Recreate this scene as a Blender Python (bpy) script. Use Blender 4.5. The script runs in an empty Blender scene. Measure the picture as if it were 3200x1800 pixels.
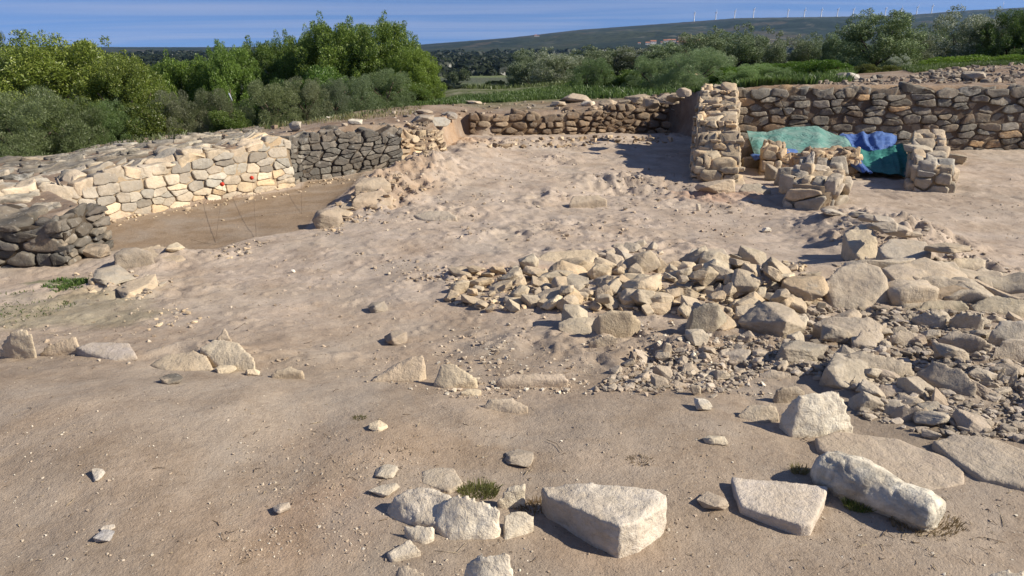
import bpy, bmesh, math, random
import numpy as np
from mathutils import Vector, Matrix, Euler

# ------------------------------------------------------------------ camera, sky, sun
SC = bpy.context.scene
COL = SC.collection
F, CX, CY, HOR, EYE = 1839.0, 1288.0, 724.5, 122.0, 1.65      # focal length and centre in a 2576 px wide frame
PITCH = math.atan((CY - HOR) / F)
cam_d = bpy.data.cameras.new('camera'); cam = bpy.data.objects.new('camera', cam_d); COL.objects.link(cam)
cam.location = (0, 0, EYE); cam.rotation_euler = (math.pi/2 - PITCH, 0, 0)
cam_d.sensor_width = 36.0; cam_d.lens = 36.0 * F / 2576.0
cam_d.clip_start = 0.05; cam_d.clip_end = 30000
SC.camera = cam

SUN_EL, SUN_AZ = math.radians(35), math.radians(-13)            # azimuth measured from +X towards +Y
sun_dir = Vector((math.cos(SUN_EL)*math.cos(SUN_AZ), math.cos(SUN_EL)*math.sin(SUN_AZ), math.sin(SUN_EL)))
sl = bpy.data.lights.new('sun', 'SUN'); sl.energy = 5.0; sl.angle = math.radians(0.55); sl.color = (1.0, 0.92, 0.78)
so = bpy.data.objects.new('sun', sl); COL.objects.link(so)
so.rotation_euler = sun_dir.to_track_quat('Z', 'Y').to_euler()

W = bpy.data.worlds.new('World'); SC.world = W; W.use_nodes = True
wn = W.node_tree; wn.nodes.clear()
def N(nt, t, **k):
    n = nt.nodes.new(t)
    for a, b in k.items(): setattr(n, a, b)
    return n
out = N(wn, 'ShaderNodeOutputWorld'); bg = N(wn, 'ShaderNodeBackground'); bg.inputs[1].default_value = 0.075
sky = N(wn, 'ShaderNodeTexSky'); sky.sky_type = 'NISHITA'; sky.sun_disc = False
sky.sun_elevation = SUN_EL; sky.sun_rotation = math.pi/2 - SUN_AZ
sky.air_density = 1.0; sky.dust_density = 0.1; sky.ozone_density = 3.0; sky.altitude = 200
tc = N(wn, 'ShaderNodeTexCoord')
# look a little higher into the sky dome than the true direction: a deep blue down to the horizon
sep = N(wn, 'ShaderNodeSeparateXYZ'); wn.links.new(tc.outputs['Generated'], sep.inputs[0])
mz = N(wn, 'ShaderNodeMath', operation='MULTIPLY_ADD'); mz.inputs[1].default_value = 0.9; mz.inputs[2].default_value = 0.20
wn.links.new(sep.outputs[2], mz.inputs[0])
cmb = N(wn, 'ShaderNodeCombineXYZ')
wn.links.new(sep.outputs[0], cmb.inputs[0]); wn.links.new(sep.outputs[1], cmb.inputs[1]); wn.links.new(mz.outputs[0], cmb.inputs[2])
wn.links.new(cmb.outputs[0], sky.inputs[0])
# thin streaky cirrus: project the direction on a high flat layer, stretch it sideways
dv = N(wn, 'ShaderNodeMath', operation='ADD'); dv.inputs[1].default_value = 0.05; wn.links.new(sep.outputs[2], dv.inputs[0])
dvx = N(wn, 'ShaderNodeMath', operation='DIVIDE'); wn.links.new(sep.outputs[0], dvx.inputs[0]); wn.links.new(dv.outputs[0], dvx.inputs[1])
dvy = N(wn, 'ShaderNodeMath', operation='DIVIDE'); wn.links.new(sep.outputs[1], dvy.inputs[0]); wn.links.new(dv.outputs[0], dvy.inputs[1])
cc = N(wn, 'ShaderNodeCombineXYZ'); wn.links.new(dvx.outputs[0], cc.inputs[0]); wn.links.new(dvy.outputs[0], cc.inputs[1])
mp = N(wn, 'ShaderNodeMapping'); mp.inputs['Scale'].default_value = (0.07, 0.26, 1); mp.inputs['Rotation'].default_value = (0, 0, 0.10)
wn.links.new(cc.outputs[0], mp.inputs[0])
nz = N(wn, 'ShaderNodeTexNoise'); nz.inputs['Scale'].default_value = 1.6; nz.inputs['Detail'].default_value = 7; nz.inputs['Roughness'].default_value = 0.6
nz.inputs['Distortion'].default_value = 0.8
wn.links.new(mp.outputs[0], nz.inputs['Vector'])
cr = N(wn, 'ShaderNodeValToRGB'); cr.color_ramp.elements[0].position = 0.43; cr.color_ramp.elements[0].color = (0, 0, 0, 1)
cr.color_ramp.elements[1].position = 0.80; cr.color_ramp.elements[1].color = (0.50, 0.50, 0.50, 1)
wn.links.new(nz.outputs['Fac'], cr.inputs[0])
tint = N(wn, 'ShaderNodeMix', data_type='RGBA', blend_type='MULTIPLY'); tint.inputs[0].default_value = 1.0
tint.inputs[7].default_value = (0.77, 0.87, 1.13, 1); wn.links.new(sky.outputs[0], tint.inputs[6])
mx = N(wn, 'ShaderNodeMix', data_type='RGBA'); mx.inputs[7].default_value = (5.6, 5.5, 6.5, 1)
wn.links.new(cr.outputs[0], mx.inputs[0]); wn.links.new(tint.outputs[2], mx.inputs[6])
wn.links.new(mx.outputs[2], bg.inputs[0]); wn.links.new(bg.outputs[0], out.inputs[0])

SC.view_settings.view_transform = 'Standard'; SC.view_settings.look = 'None'
SC.view_settings.exposure = 0.57; SC.view_settings.gamma = 1.0
SC.cycles.max_bounces = 6; SC.cycles.diffuse_bounces = 3; SC.cycles.transparent_max_bounces = 8
SC.cycles.volume_bounces = 0

# ------------------------------------------------------------------ numeric helpers
rng = np.random.default_rng(7); random.seed(7)
def _h(ix, iy, iz, s):
    with np.errstate(over='ignore'):
        n = (ix.astype(np.uint32)*np.uint32(374761393) + iy.astype(np.uint32)*np.uint32(668265263)
             + iz.astype(np.uint32)*np.uint32(2147483647) + np.uint32(s)*np.uint32(1274126177))
        n = (n ^ (n >> np.uint32(13)))*np.uint32(1274126177); n = n ^ (n >> np.uint32(16))
    return (n & np.uint32(0xffffff)).astype(np.float32)/np.float32(0xffffff)
def vn(p, s=0):
    """value noise 0..1 of points (n,2) or (n,3)"""
    if p.shape[1] == 2: p = np.c_[p, np.zeros(len(p))]
    i = np.floor(p).astype(np.int64); f = (p - i); f = f*f*(3-2*f)
    r = 0
    two = np.all(p[:, 2] == 0)
    for dx in (0, 1):
        wx = f[:, 0] if dx else 1-f[:, 0]
        for dy in (0, 1):
            wy = f[:, 1] if dy else 1-f[:, 1]
            for dz in ((0,) if two else (0, 1)):
                wz = 1 if two else (f[:, 2] if dz else 1-f[:, 2])
                r = r + wx*wy*wz*_h(i[:, 0]+dx, i[:, 1]+dy, i[:, 2]+dz, s)
    return r
def fbm(p, oct=4, s=0, lac=2.03, g=0.5):
    """-1..1"""
    a, t, r = 1.0, 0.0, 0
    p = np.array(p, dtype=np.float64)
    for o in range(oct):
        r = r + a*(vn(p, s+o*17)*2-1); t += a; a *= g; p = p*lac + 11.3
    return r/t
def smooth(a, b, x):
    t = np.clip((x-a)/(b-a), 0, 1); return t*t*(3-2*t)

def ray(px, py):
    a = (np.asarray(px, float)-CX)/F; b = (np.asarray(py, float)-CY)/F
    return np.stack([a, math.cos(PITCH)-b*math.sin(PITCH), -math.sin(PITCH)-b*math.cos(PITCH)], -1)
def P(px, py, z):
    """the point of the place at height z that the eye sees at a pixel"""
    d = ray(px, py); t = (z-EYE)/d[..., 2]; return d[..., 0]*t, d[..., 1]*t
def AT(px, py, Y):
    d = ray(px, py); t = Y/d[1]; return (float(d[0]*t), Y, float(EYE+d[2]*t))

class RBF:
    def __init__(s, x, y, z, c=0.10):
        s.c = c; s.u, s.v = s.uv(np.array(x, float), np.array(y, float)); n = len(z)
        r = np.hypot(s.u[:, None]-s.u, s.v[:, None]-s.v); A = np.zeros((n+1, n+1))
        A[:n, :n] = np.sqrt(r*r+c*c) ; A[:n, n] = 1; A[n, :n] = 1
        A[:n, :n] -= np.eye(n)*0.01
        s.w = np.linalg.solve(A, np.r_[z, 0])
    def uv(s, x, y):
        y2 = y + 0.3
        return np.arctan2(x, y2)*2.2, np.log(np.maximum(y2, 0.2))
    def __call__(s, x, y):
        u, v = s.uv(x, y); r = np.full(u.shape, s.w[-1])
        for k in range(len(s.u)):
            r += s.w[k]*np.sqrt((u-s.u[k])**2+(v-s.v[k])**2+s.c**2)
        return r

# ------------------------------------------------------------------ lie of the land
inner = [(0,1449,0),(700,1449,0),(1288,1449,0),(1900,1449,0),(2576,1449,0),(0,1200,0),(700,1200,0),(1288,1200,.0),(1900,1200,.0),(2576,1200,.02),
 (0,960,.0),(330,955,.0),(640,978,.0),(930,1000,.0),(1200,1020,.0),(1500,1020,0),(1850,1060,0),(2300,1050,.0),(2576,1000,.0),
 (0,915,-.10),(330,915,-.11),(640,930,-.12),(930,955,-.11),(1200,965,-.10),(1500,965,-.07),(1850,1000,-.03),
 (0,860,-.2),(600,850,-.2),(1200,880,-.17),(1500,860,-.17),(1900,880,-.1),(2200,900,-.05),(2500,850,-.05),
 (0,700,-.42),(300,720,-.36),(700,750,-.3),(1100,780,-.26),(1500,760,-.2),(1900,770,-.14),(2150,790,-.12),(2450,790,-.12),
 (800,620,-.4),(1200,620,-.36),(1600,630,-.33),(1950,640,-.33),(2250,640,-.30),(500,620,-.47),(350,550,-.48),(700,520,-.48),(850,450,-.48),(600,480,-.48),
 (1000,520,-.40),(1000,440,-.38),(1100,400,-.28),(1180,370,-.30),(1300,400,-.35),(1300,480,-.38),(1500,500,-.42),(1500,380,-.38),(1700,550,-.38),(1650,350,-.4),
 (1700,480,-.42),(1850,480,-.42),(1900,540,-.42),(2150,560,-.36),(2200,500,-.45),(2400,600,-.42),(2576,600,-.42),(2576,690,-.30),(2350,500,-.45),(2576,400,-.46),
 (2100,400,-.5),(2400,390,-.46)]
ix, iy, iz = [], [], []
for a, b, z in inner:
    x, y = P(a, b, z); ix.append(x); iy.append(y); iz.append(z)
for x, y, z in [(-6,1,0),(6,1,0),(0,.5,0),(-8,4,-.1),(9,4,0),(-9,7,-.45),(14,9,-.4),(16,15,-.46),(0,30,-.3)]:
    ix.append(x); iy.append(y); iz.append(z)
RI = RBF(ix, iy, iz)
outer = [(0,400,0),(120,398,.02),(250,372,.05),(380,352,.02),(500,345,.18),(750,332,.30),(900,305,.30),(900,280,.22),(700,312,.12),(600,330,.05),
 (1080,262,.25),(1080,310,.30),(1200,285,.15),(1300,280,.15),(1300,255,.22),(1100,228,0),(1300,225,.05),(1450,208,-.1),(1500,280,.20),(1600,262,.32),(1700,243,.5),(1800,228,.72),
 (1850,224,.82),(2100,212,.88),(2000,206,.9),(2250,200,.92),(2300,186,.97),(2400,166,1.1),(2576,160,1.15),(2576,205,.90),(2350,212,.88),(1900,215,.85)]
ox, oy, oz = [], [], []
for a, b, z in outer:
    x, y = P(a, b, z); ox.append(x); oy.append(y); oz.append(z)
for x, y, z in [(-6,7.4,-.03),(-5.2,7.6,-.03),(-5.3,8.3,-.02),(-6.2,8.6,-.02),(-6,9.6,.02),(-5.3,9.5,.06),(-5,10.6,.12),(-4.4,11.2,.2),(-3.9,12,.27),(-9,8,-.05),(-4.5,13,.22),(-8,12,-.15),(-8.5,17,-1.0),(-14,14,-1.2),(-5,20,-.3),(-12,26,-2.2),(-9,9,-.1),(-3,24,-.2),(-6,30,-1.6),(14,17,.95),(20,24,1.2),(14,28,.9),
                (20,34,.2),(8,30,.0),(0,45,-1.0),(12,46,-.8),(30,46,-.4),(-25,40,-4),(-10,60,-5),(20,80,-4),(50,80,-4),(0,120,-9),(-60,120,-10),(60,140,-9),(0,300,-13),(150,300,-13),(-150,300,-13),
                (0,900,-15),(-500,900,-15),(500,900,-15),(0,3000,-15),(-2000,3000,-15),(2000,3000,-15),(0,9000,-15),(-8000,9000,-15),(8000,9000,-15)]:
    ox.append(x); oy.append(y); oz.append(z)
RO = RBF(ox, oy, oz, 0.06)
EDGE = np.array([(-16,7.12),(-4.4,7.12),(-4.5,8.0),(-5.45,9.0),(-3.55,11.85),(-3.62,12.45),(-2.0,13.35),(-1.45,13.7),(-1.22,14.2),(-1.0,17.55),(4.1,19.0),(4.75,16.12),(20,16.3)])
EPOLY = np.vstack([EDGE, [(20, -6), (-16, -6)]])
def inpoly(x, y, poly):
    c = np.zeros(x.shape, bool); n = len(poly); j = n-1
    for i in range(n):
        xi, yi = poly[i]; xj, yj = poly[j]
        if yi != yj:
            c ^= ((yi > y) != (yj > y)) & (x < (xj-xi)*(y-yi)/(yj-yi)+xi)
        j = i
    return c
def sdist(x, y, poly, closed=True):
    d = np.full(x.shape, 1e9); n = len(poly)
    for i in range(n if closed else n-1):
        a = poly[i]; b = poly[(i+1) % n]; ab = b-a; L = float(ab@ab)
        t = np.clip(((x-a[0])*ab[0]+(y-a[1])*ab[1])/L, 0, 1)
        d = np.minimum(d, np.hypot(x-a[0]-t*ab[0], y-a[1]-t*ab[1]))
    return d
def PP(pts, z): return np.array([P(a, b, z) for a, b in pts])
SWEPT = PP([(245,560),(250,590),(255,640),(330,628),(470,638),(545,628),(640,602),(770,580),(800,545),(880,480),(915,440),(1010,432),(765,452),(755,470),(450,515)], -.47)
# local bumps and hollows: (px, py, z, radius x, radius y, height)
BUMPS = [(1600,470,-.42,.75,.42,-.30),(1400,405,-.36,.30,.25,-.10),(1490,745,-.2,1.0,.35,.07),(1750,740,-.2,1.0,.40,.09),(2000,735,-.2,.7,.4,.08),
         (960,480,-.4,.42,.8,.22),(1065,440,-.35,.55,.9,.22),(1180,400,-.35,.6,1.1,.14),(1120,600,-.38,.9,.35,.05),(1400,470,-.38,.5,.35,.08),(1300,365,-.38,1.2,.6,.10),(1560,350,-.4,.9,.5,.08),(960,395,-.3,.35,.4,.12),(1180,660,-.33,.9,.3,.05),(1850,505,-.42,.9,.5,.05),(2120,570,-.38,.7,.5,.10),(1100,540,-.4,.6,.3,.05),
         (2200,740,-.2,1.2,.45,.10),(2260,605,-.3,.55,.5,.24),(2370,670,-.2,.8,.3,.14),(1250,1380,0,.35,.25,.03),(1600,1360,0,.3,.2,-.02),(1700,900,-.15,.5,.2,.04),(1400,860,-.17,.5,.2,.03),(380,650,-.44,.5,.3,.08),(520,900,-.15,.5,.15,.06)]
BP = [(*P(a, b, z), rx, ry, h) for a, b, z, rx, ry, h in BUMPS]
ROUGH = [(*P(a, b, z), rx, ry, h) for a, b, z, rx, ry, h in [(960,500,-.4,.5,.9,.20),(1070,440,-.35,.7,1.1,.20),(1170,375,-.3,.6,1.2,.16),(1350,370,-.38,1.5,.5,.10),(1500,560,-.36,1.2,.5,.05),(900,640,-.37,.5,.3,.035),(1400,400,-.36,.35,.3,.14),(1560,455,-.42,.9,.6,.15),(1780,500,-.4,1.0,.6,.10),
  (1380,500,-.38,.5,.5,.10),(1130,540,-.4,.7,.35,.10),(1300,590,-.36,1.5,.4,.05),(1200,700,-.3,.6,.35,.09),(1420,640,-.33,.8,.25,.06),(2150,570,-.36,.7,.5,.15),(2270,610,-.3,.8,.5,.16),(2400,690,-.2,1.0,.4,.12),(2130,800,-.1,.8,.3,.07),
  (2300,920,-.03,1.2,.5,.07),(1500,870,-.17,.8,.25,.07),(1750,900,-.13,.7,.25,.07),(560,900,-.15,.8,.2,.06),(300,740,-.4,.8,.35,.09),(420,660,-.45,.7,.35,.10),(1680,620,-.34,.6,.4,.06),(1700,345,-.4,.6,.8,.10),(2100,420,-.45,.5,.5,.08)]]
def zbase(x, y):
    x = np.asarray(x, float); y = np.asarray(y, float)
    zi = RI(x, y)
    for bx, by, rx, ry, h in BP: zi = zi + h*np.exp(-((x-bx)/rx)**2-((y-by)/ry)**2)
    zo = RO(x, y)
    d = sdist(x, y, EDGE, False); ins = inpoly(x, y, EPOLY)
    sd = np.where(ins, -d, d)
    wob = 0.05*np.sin(x*7.0)+0.04*np.sin(y*9+x*3)
    m = smooth(0.04, 0.26, sd+wob*(y > 13.4)*(x < 0))
    return zi*(1-m)+zo*m
def zfine(x, y, z):
    p = np.c_[x, y]; dist = np.hypot(x, y)
    fade = 1/(1+(dist/60.0)**2)
    sw = smooth(0.05, -0.1, np.where(inpoly(x, y, SWEPT), -1, 1)*sdist(x, y, SWEPT))
    mid = smooth(3.0, 4.5, y)*(1-sw*0.92)
    n = .022*fbm(p*1.3, 3, 3)*(1-.7*sw) + .012*fbm(p*4.5, 3, 9)*(.35+.65*mid) + .0055*fbm(p*19, 3, 21)*(.35+.65*mid)
    clod = np.maximum(fbm(p*11, 5, 40, g=.62)-.20, 0)*.045*mid*smooth(.35, .6, vn(p*.8, 15))
    crack = -np.maximum(.06-np.abs(fbm(p*3.1+np.c_[fbm(p*6, 2, 5), fbm(p*6, 2, 6)]*.35, 2, 61)), 0)*.22*mid*smooth(.35, .6, vn(p*1.1, 77))
    lump = smooth(8, 11, y)*np.maximum(fbm(p*3.3, 5, 51, g=.6), 0)*.05*(1-sw)*smooth(-3.4, -2.6, x)
    for bx, by, rx, ry, h in ROUGH:
        k = np.exp(-((x-bx)/rx)**2-((y-by)/ry)**2); g = k > .02
        if g.any():
            q = p[g]; rd = 1-2*np.abs(fbm(q*2.6+fbm(q*5, 2, 3)[:, None]*.3, 4, 71, g=.58))
            n[g] += k[g]*h*(rd-.35+.8*np.maximum(fbm(q*7, 4, 73, g=.6), 0))*(1-sw[g])
    near = smooth(4.2, 3.2, y); n = n+near*(.016*fbm(p*1.1+7, 2, 81)+.010*fbm(p*3.4, 2, 82)-.006*np.maximum(fbm(p*7.5, 3, 83)-.15, 0))
    return z + (n+clod+crack+lump)*fade - .012*sw
GRID = {}
def zg(x, y):
    """height of the built ground, read back from its grid"""
    x = np.asarray(x, float); y = np.asarray(y, float)
    r = np.hypot(x, y+4.0); t = np.arctan2(x, y+4.0); nr, n2 = GRID['z'].shape
    fi = np.clip(np.interp(r, GRID['r'], np.arange(nr)), 0, nr-1.001); fj = np.clip((t-GRID['t'][0])/(GRID['t'][1]-GRID['t'][0]), 0, n2-1.001)
    i = fi.astype(int); j = fj.astype(int); a = fi-i; b = fj-j; Z = GRID['z']
    return Z[i, j]*(1-a)*(1-b)+Z[i+1, j]*a*(1-b)+Z[i, j+1]*(1-a)*b+Z[i+1, j+1]*a*b
def G(px, py, tmax=70):
    """where the line of sight of a pixel meets the land"""
    px = np.atleast_1d(np.asarray(px, float)); py = np.atleast_1d(np.asarray(py, float))
    d = ray(px, py); t = np.geomspace(1.2, tmax, 260)
    X = d[:, 0:1]*t; Y = d[:, 1:2]*t; Z = EYE+d[:, 2:3]*t
    g = zg(X.ravel(), Y.ravel()).reshape(X.shape); below = Z < g
    k = np.argmax(below, 1); k[~below.any(1)] = len(t)-1; k = np.maximum(k, 1); r = np.arange(len(px))
    a = (Z-g)[r, k-1]; b = (Z-g)[r, k]; f = np.clip(a/(a-b+1e-9), 0, 1)
    tt = t[k-1]+(t[k]-t[k-1])*f
    x = d[:, 0]*tt; y = d[:, 1]*tt
    return x, y, zg(x, y), tt
def G1(px, py):
    x, y, z, t = G(px, py); return float(x[0]), float(y[0]), float(z[0]), float(t[0])

# ------------------------------------------------------------------ materials
def mat(name):
    m = bpy.data.materials.new(name); m.use_nodes = True; nt = m.node_tree; nt.nodes.clear()
    o = N(nt, 'ShaderNodeOutputMaterial'); b = N(nt, 'ShaderNodeBsdfPrincipled'); b.inputs['Roughness'].default_value = .95
    b.inputs['Specular IOR Level'].default_value = .15
    nt.links.new(b.outputs[0], o.inputs[0]); return m, nt, b
def plain(name, c, rough=.8):
    m, nt, b = mat(name); tcn = N(nt, 'ShaderNodeTexCoord'); n = N(nt, 'ShaderNodeTexNoise'); n.inputs['Scale'].default_value = 9
    n.inputs['Detail'].default_value = 5; nt.links.new(tcn.outputs['Object'], n.inputs['Vector'])
    mm = N(nt, 'ShaderNodeMix', data_type='RGBA'); mm.inputs[6].default_value = (*[v*.75 for v in c], 1); mm.inputs[7].default_value = (*[min(1, v*1.2) for v in c], 1)
    nt.links.new(n.outputs['Fac'], mm.inputs[0]); nt.links.new(mm.outputs[2], b.inputs['Base Color']); b.inputs['Roughness'].default_value = rough
    return m
def noise(nt, co, sc, det=4, rough=.55, dist=0):
    n = N(nt, 'ShaderNodeTexNoise'); n.inputs['Scale'].default_value = sc; n.inputs['Detail'].default_value = det
    n.inputs['Roughness'].default_value = rough; n.inputs['Distortion'].default_value = dist; nt.links.new(co, n.inputs['Vector']); return n.outputs['Fac']
def ramp(nt, f, a, b, ca=(0,0,0), cb=(1,1,1)):
    r = N(nt, 'ShaderNodeValToRGB'); e = r.color_ramp.elements
    e[0].position = a; e[1].position = b; e[0].color = (*ca, 1); e[1].color = (*cb, 1); nt.links.new(f, r.inputs[0]); return r.outputs[0]
def mixc(nt, f, a, b, mode='MIX'):
    m = N(nt, 'ShaderNodeMix', data_type='RGBA', blend_type=mode)
    for i, v in ((0, f), (6, a), (7, b)):
        if hasattr(v, 'links'): nt.links.new(v, m.inputs[i])
        elif i == 0: m.inputs[0].default_value = v
        else: m.inputs[i].default_value = (*v, 1)
    return m.outputs[2]
def mul(nt, a, b):
    m = N(nt, 'ShaderNodeMath', operation='MULTIPLY')
    for i, v in ((0, a), (1, b)):
        if hasattr(v, 'links'): nt.links.new(v, m.inputs[i])
        else: m.inputs[i].default_value = v
    return m.outputs[0]
def stone_mat(name, loose):
    m, nt, b = mat(name)
    g = N(nt, 'ShaderNodeNewGeometry').outputs['Position']
    if loose:
        oi = N(nt, 'ShaderNodeObjectInfo'); base, lich = oi.outputs['Color'], oi.outputs['Alpha']
    else:
        at = N(nt, 'ShaderNodeAttribute'); at.attribute_name = 'col'; base, lich = at.outputs['Color'], at.outputs['Alpha']
    c = mixc(nt, ramp(nt, noise(nt, g, 7, 5, .6), .35, .7), base, (.50, .42, .31) if loose else mixc(nt, 1.0, base, (1.18, 1.12, 1.02), 'MULTIPLY'))
    c = mixc(nt, .55, base, c)
    c = mixc(nt, mul(nt, ramp(nt, noise(nt, g, 28, 6, .7), .42, .62), .42), c, mixc(nt, 1.0, c, (.76, .73, .68), 'MULTIPLY'))
    # dark lichen and weather stains, as patches
    lp = mul(nt, ramp(nt, noise(nt, g, 5.0, 7, .68, .5), .44, .60), lich)
    c = mixc(nt, lp, c, (.105, .098, .085))
    lp2 = mul(nt, ramp(nt, noise(nt, g, 13, 5, .6), .60, .68), mul(nt, lich, .7))
    c = mixc(nt, lp2, c, (.42, .41, .37))
    pit = ramp(nt, noise(nt, g, 120, 3, .6), .30, .42, (.45, .43, .40), (1, 1, 1))
    c = mixc(nt, .38, c, mixc(nt, 1.0, c, pit, 'MULTIPLY'))
    c = mixc(nt, mul(nt, ramp(nt, noise(nt, g, 2.6, 5, .62, .8), .46, .66), .50 if loose else .16), c, (.40, .315, .225))
    c = mixc(nt, mul(nt, ramp(nt, noise(nt, g, 9, 6, .7, 1.2), .58, .66), .35), c, (.27, .235, .19))
    nt.links.new(c, b.inputs['Base Color'])
    vo = N(nt, 'ShaderNodeTexVoronoi', feature='DISTANCE_TO_EDGE'); vo.inputs['Scale'].default_value = 9.0
    dm = N(nt, 'ShaderNodeVectorMath', operation='ADD'); nt.links.new(g, dm.inputs[0]); sc3 = N(nt, 'ShaderNodeVectorMath', operation='SCALE'); sc3.inputs['Scale'].default_value = .22
    nn_ = N(nt, 'ShaderNodeTexNoise'); nn_.inputs['Scale'].default_value = 7; nn_.inputs['Detail'].default_value = 5; nt.links.new(g, nn_.inputs['Vector']); nt.links.new(nn_.outputs['Color'], sc3.inputs[0]); nt.links.new(sc3.outputs[0], dm.inputs[1]); nt.links.new(dm.outputs[0], vo.inputs['Vector'])
    ck = ramp(nt, vo.outputs['Distance'], .0, .035); c = mixc(nt, .14, c, mixc(nt, 1.0, c, mixc(nt, ck, (.45, .42, .38), (1, 1, 1)), 'MULTIPLY')); nt.links.new(c, b.inputs['Base Color'])
    bp = N(nt, 'ShaderNodeBump'); bp.inputs['Strength'].default_value = .62; bp.inputs['Distance'].default_value = .022
    hsum = N(nt, 'ShaderNodeMath', operation='MULTIPLY_ADD'); nt.links.new(noise(nt, g, 18, 8, .66, .3), hsum.inputs[0]); hsum.inputs[1].default_value = 1.15
    h2 = N(nt, 'ShaderNodeMath', operation='MULTIPLY_ADD'); nt.links.new(ck, h2.inputs[0]); h2.inputs[1].default_value = .05; nt.links.new(mul(nt, noise(nt, g, 95, 4, .6), .35), h2.inputs[2]); nt.links.new(h2.outputs[0], hsum.inputs[2])
    nt.links.new(hsum.outputs[0], bp.inputs['Height']); nt.links.new(bp.outputs[0], b.inputs['Normal'])
    return m
M_LOOSE = stone_mat('limestone_loose', True)
M_WALL = stone_mat('limestone_masonry', False)

def ground_mat():
    m, nt, b = mat('bare_earth'); g = N(nt, 'ShaderNodeNewGeometry').outputs['Position']
    at = N(nt, 'ShaderNodeAttribute'); at.attribute_name = 'col'; base = at.outputs['Color']
    c = mixc(nt, ramp(nt, noise(nt, g, 2.1, 6, .65), .35, .68), mixc(nt, 1.0, base, (.80, .76, .71), 'MULTIPLY'), mixc(nt, 1.0, base, (1.16, 1.15, 1.13), 'MULTIPLY'))
    c = mixc(nt, mul(nt, ramp(nt, noise(nt, g, 22, 5, .7), .50, .66), .5), c, mixc(nt, 1.0, c, (.74, .70, .66), 'MULTIPLY'))
    c = mixc(nt, .28, c, mixc(nt, 1.0, c, ramp(nt, noise(nt, g, 62, 6, .72), .40, .60, (.78, .76, .73), (1.25, 1.25, 1.25)), 'MULTIPLY'))
    c = mixc(nt, mul(nt, ramp(nt, noise(nt, g, .9, 6, .7, 1.0), .45, .66), .45), c, (.36, .315, .262))
    c = mixc(nt, mul(nt, ramp(nt, noise(nt, g, 5.5, 7, .72, .8), .56, .66), .35), c, mixc(nt, 1.0, c, (.74, .70, .66), 'MULTIPLY'))
    # bits of charcoal and dry root, crumbs of limestone
    c = mixc(nt, mul(nt, ramp(nt, noise(nt, g, 75, 3, .55, .6), .665, .70), .75), c, (.09, .07, .055))
    c = mixc(nt, mul(nt, ramp(nt, noise(nt, g, 110, 2, .5), .72, .75), .8), c, (.55, .50, .42))
    nt.links.new(c, b.inputs['Base Color'])
    bp = N(nt, 'ShaderNodeBump'); bp.inputs['Strength'].default_value = .75; bp.inputs['Distance'].default_value = .014
    s = N(nt, 'ShaderNodeMath', operation='MULTIPLY_ADD'); nt.links.new(noise(nt, g, 24, 8, .68), s.inputs[0]); s.inputs[1].default_value = 1.0
    nt.links.new(mul(nt, noise(nt, g, 130, 4, .65), .45), s.inputs[2]); nt.links.new(s.outputs[0], bp.inputs['Height'])
    nt.links.new(bp.outputs[0], b.inputs['Normal']); return m
M_GROUND = ground_mat()

def leaf_mat(name):
    m = bpy.data.materials.new(name); m.use_nodes = True; nt = m.node_tree; nt.nodes.clear()
    o = N(nt, 'ShaderNodeOutputMaterial'); d = N(nt, 'ShaderNodeBsdfDiffuse'); t = N(nt, 'ShaderNodeBsdfTranslucent')
    gl = N(nt, 'ShaderNodeBsdfGlossy'); gl.inputs['Roughness'].default_value = .45
    at = N(nt, 'ShaderNodeAttribute'); at.attribute_name = 'col'; oi = N(nt, 'ShaderNodeObjectInfo')
    c = mixc(nt, 1.0, at.outputs['Color'], oi.outputs['Color'], 'MULTIPLY')
    for n in (d, t): nt.links.new(c, n.inputs['Color'])
    gl.inputs['Color'].default_value = (.6, .6, .6, 1)
    a = N(nt, 'ShaderNodeMixShader'); a.inputs[0].default_value = .38; nt.links.new(d.outputs[0], a.inputs[1]); nt.links.new(t.outputs[0], a.inputs[2])
    q = N(nt, 'ShaderNodeMixShader'); q.inputs[0].default_value = .045; nt.links.new(a.outputs[0], q.inputs[1]); nt.links.new(gl.outputs[0], q.inputs[2])
    nt.links.new(q.outputs[0], o.inputs[0]); return m
M_LEAF = leaf_mat('foliage'); M_BARK = plain('bark', (.10, .075, .055), .95)

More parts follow.
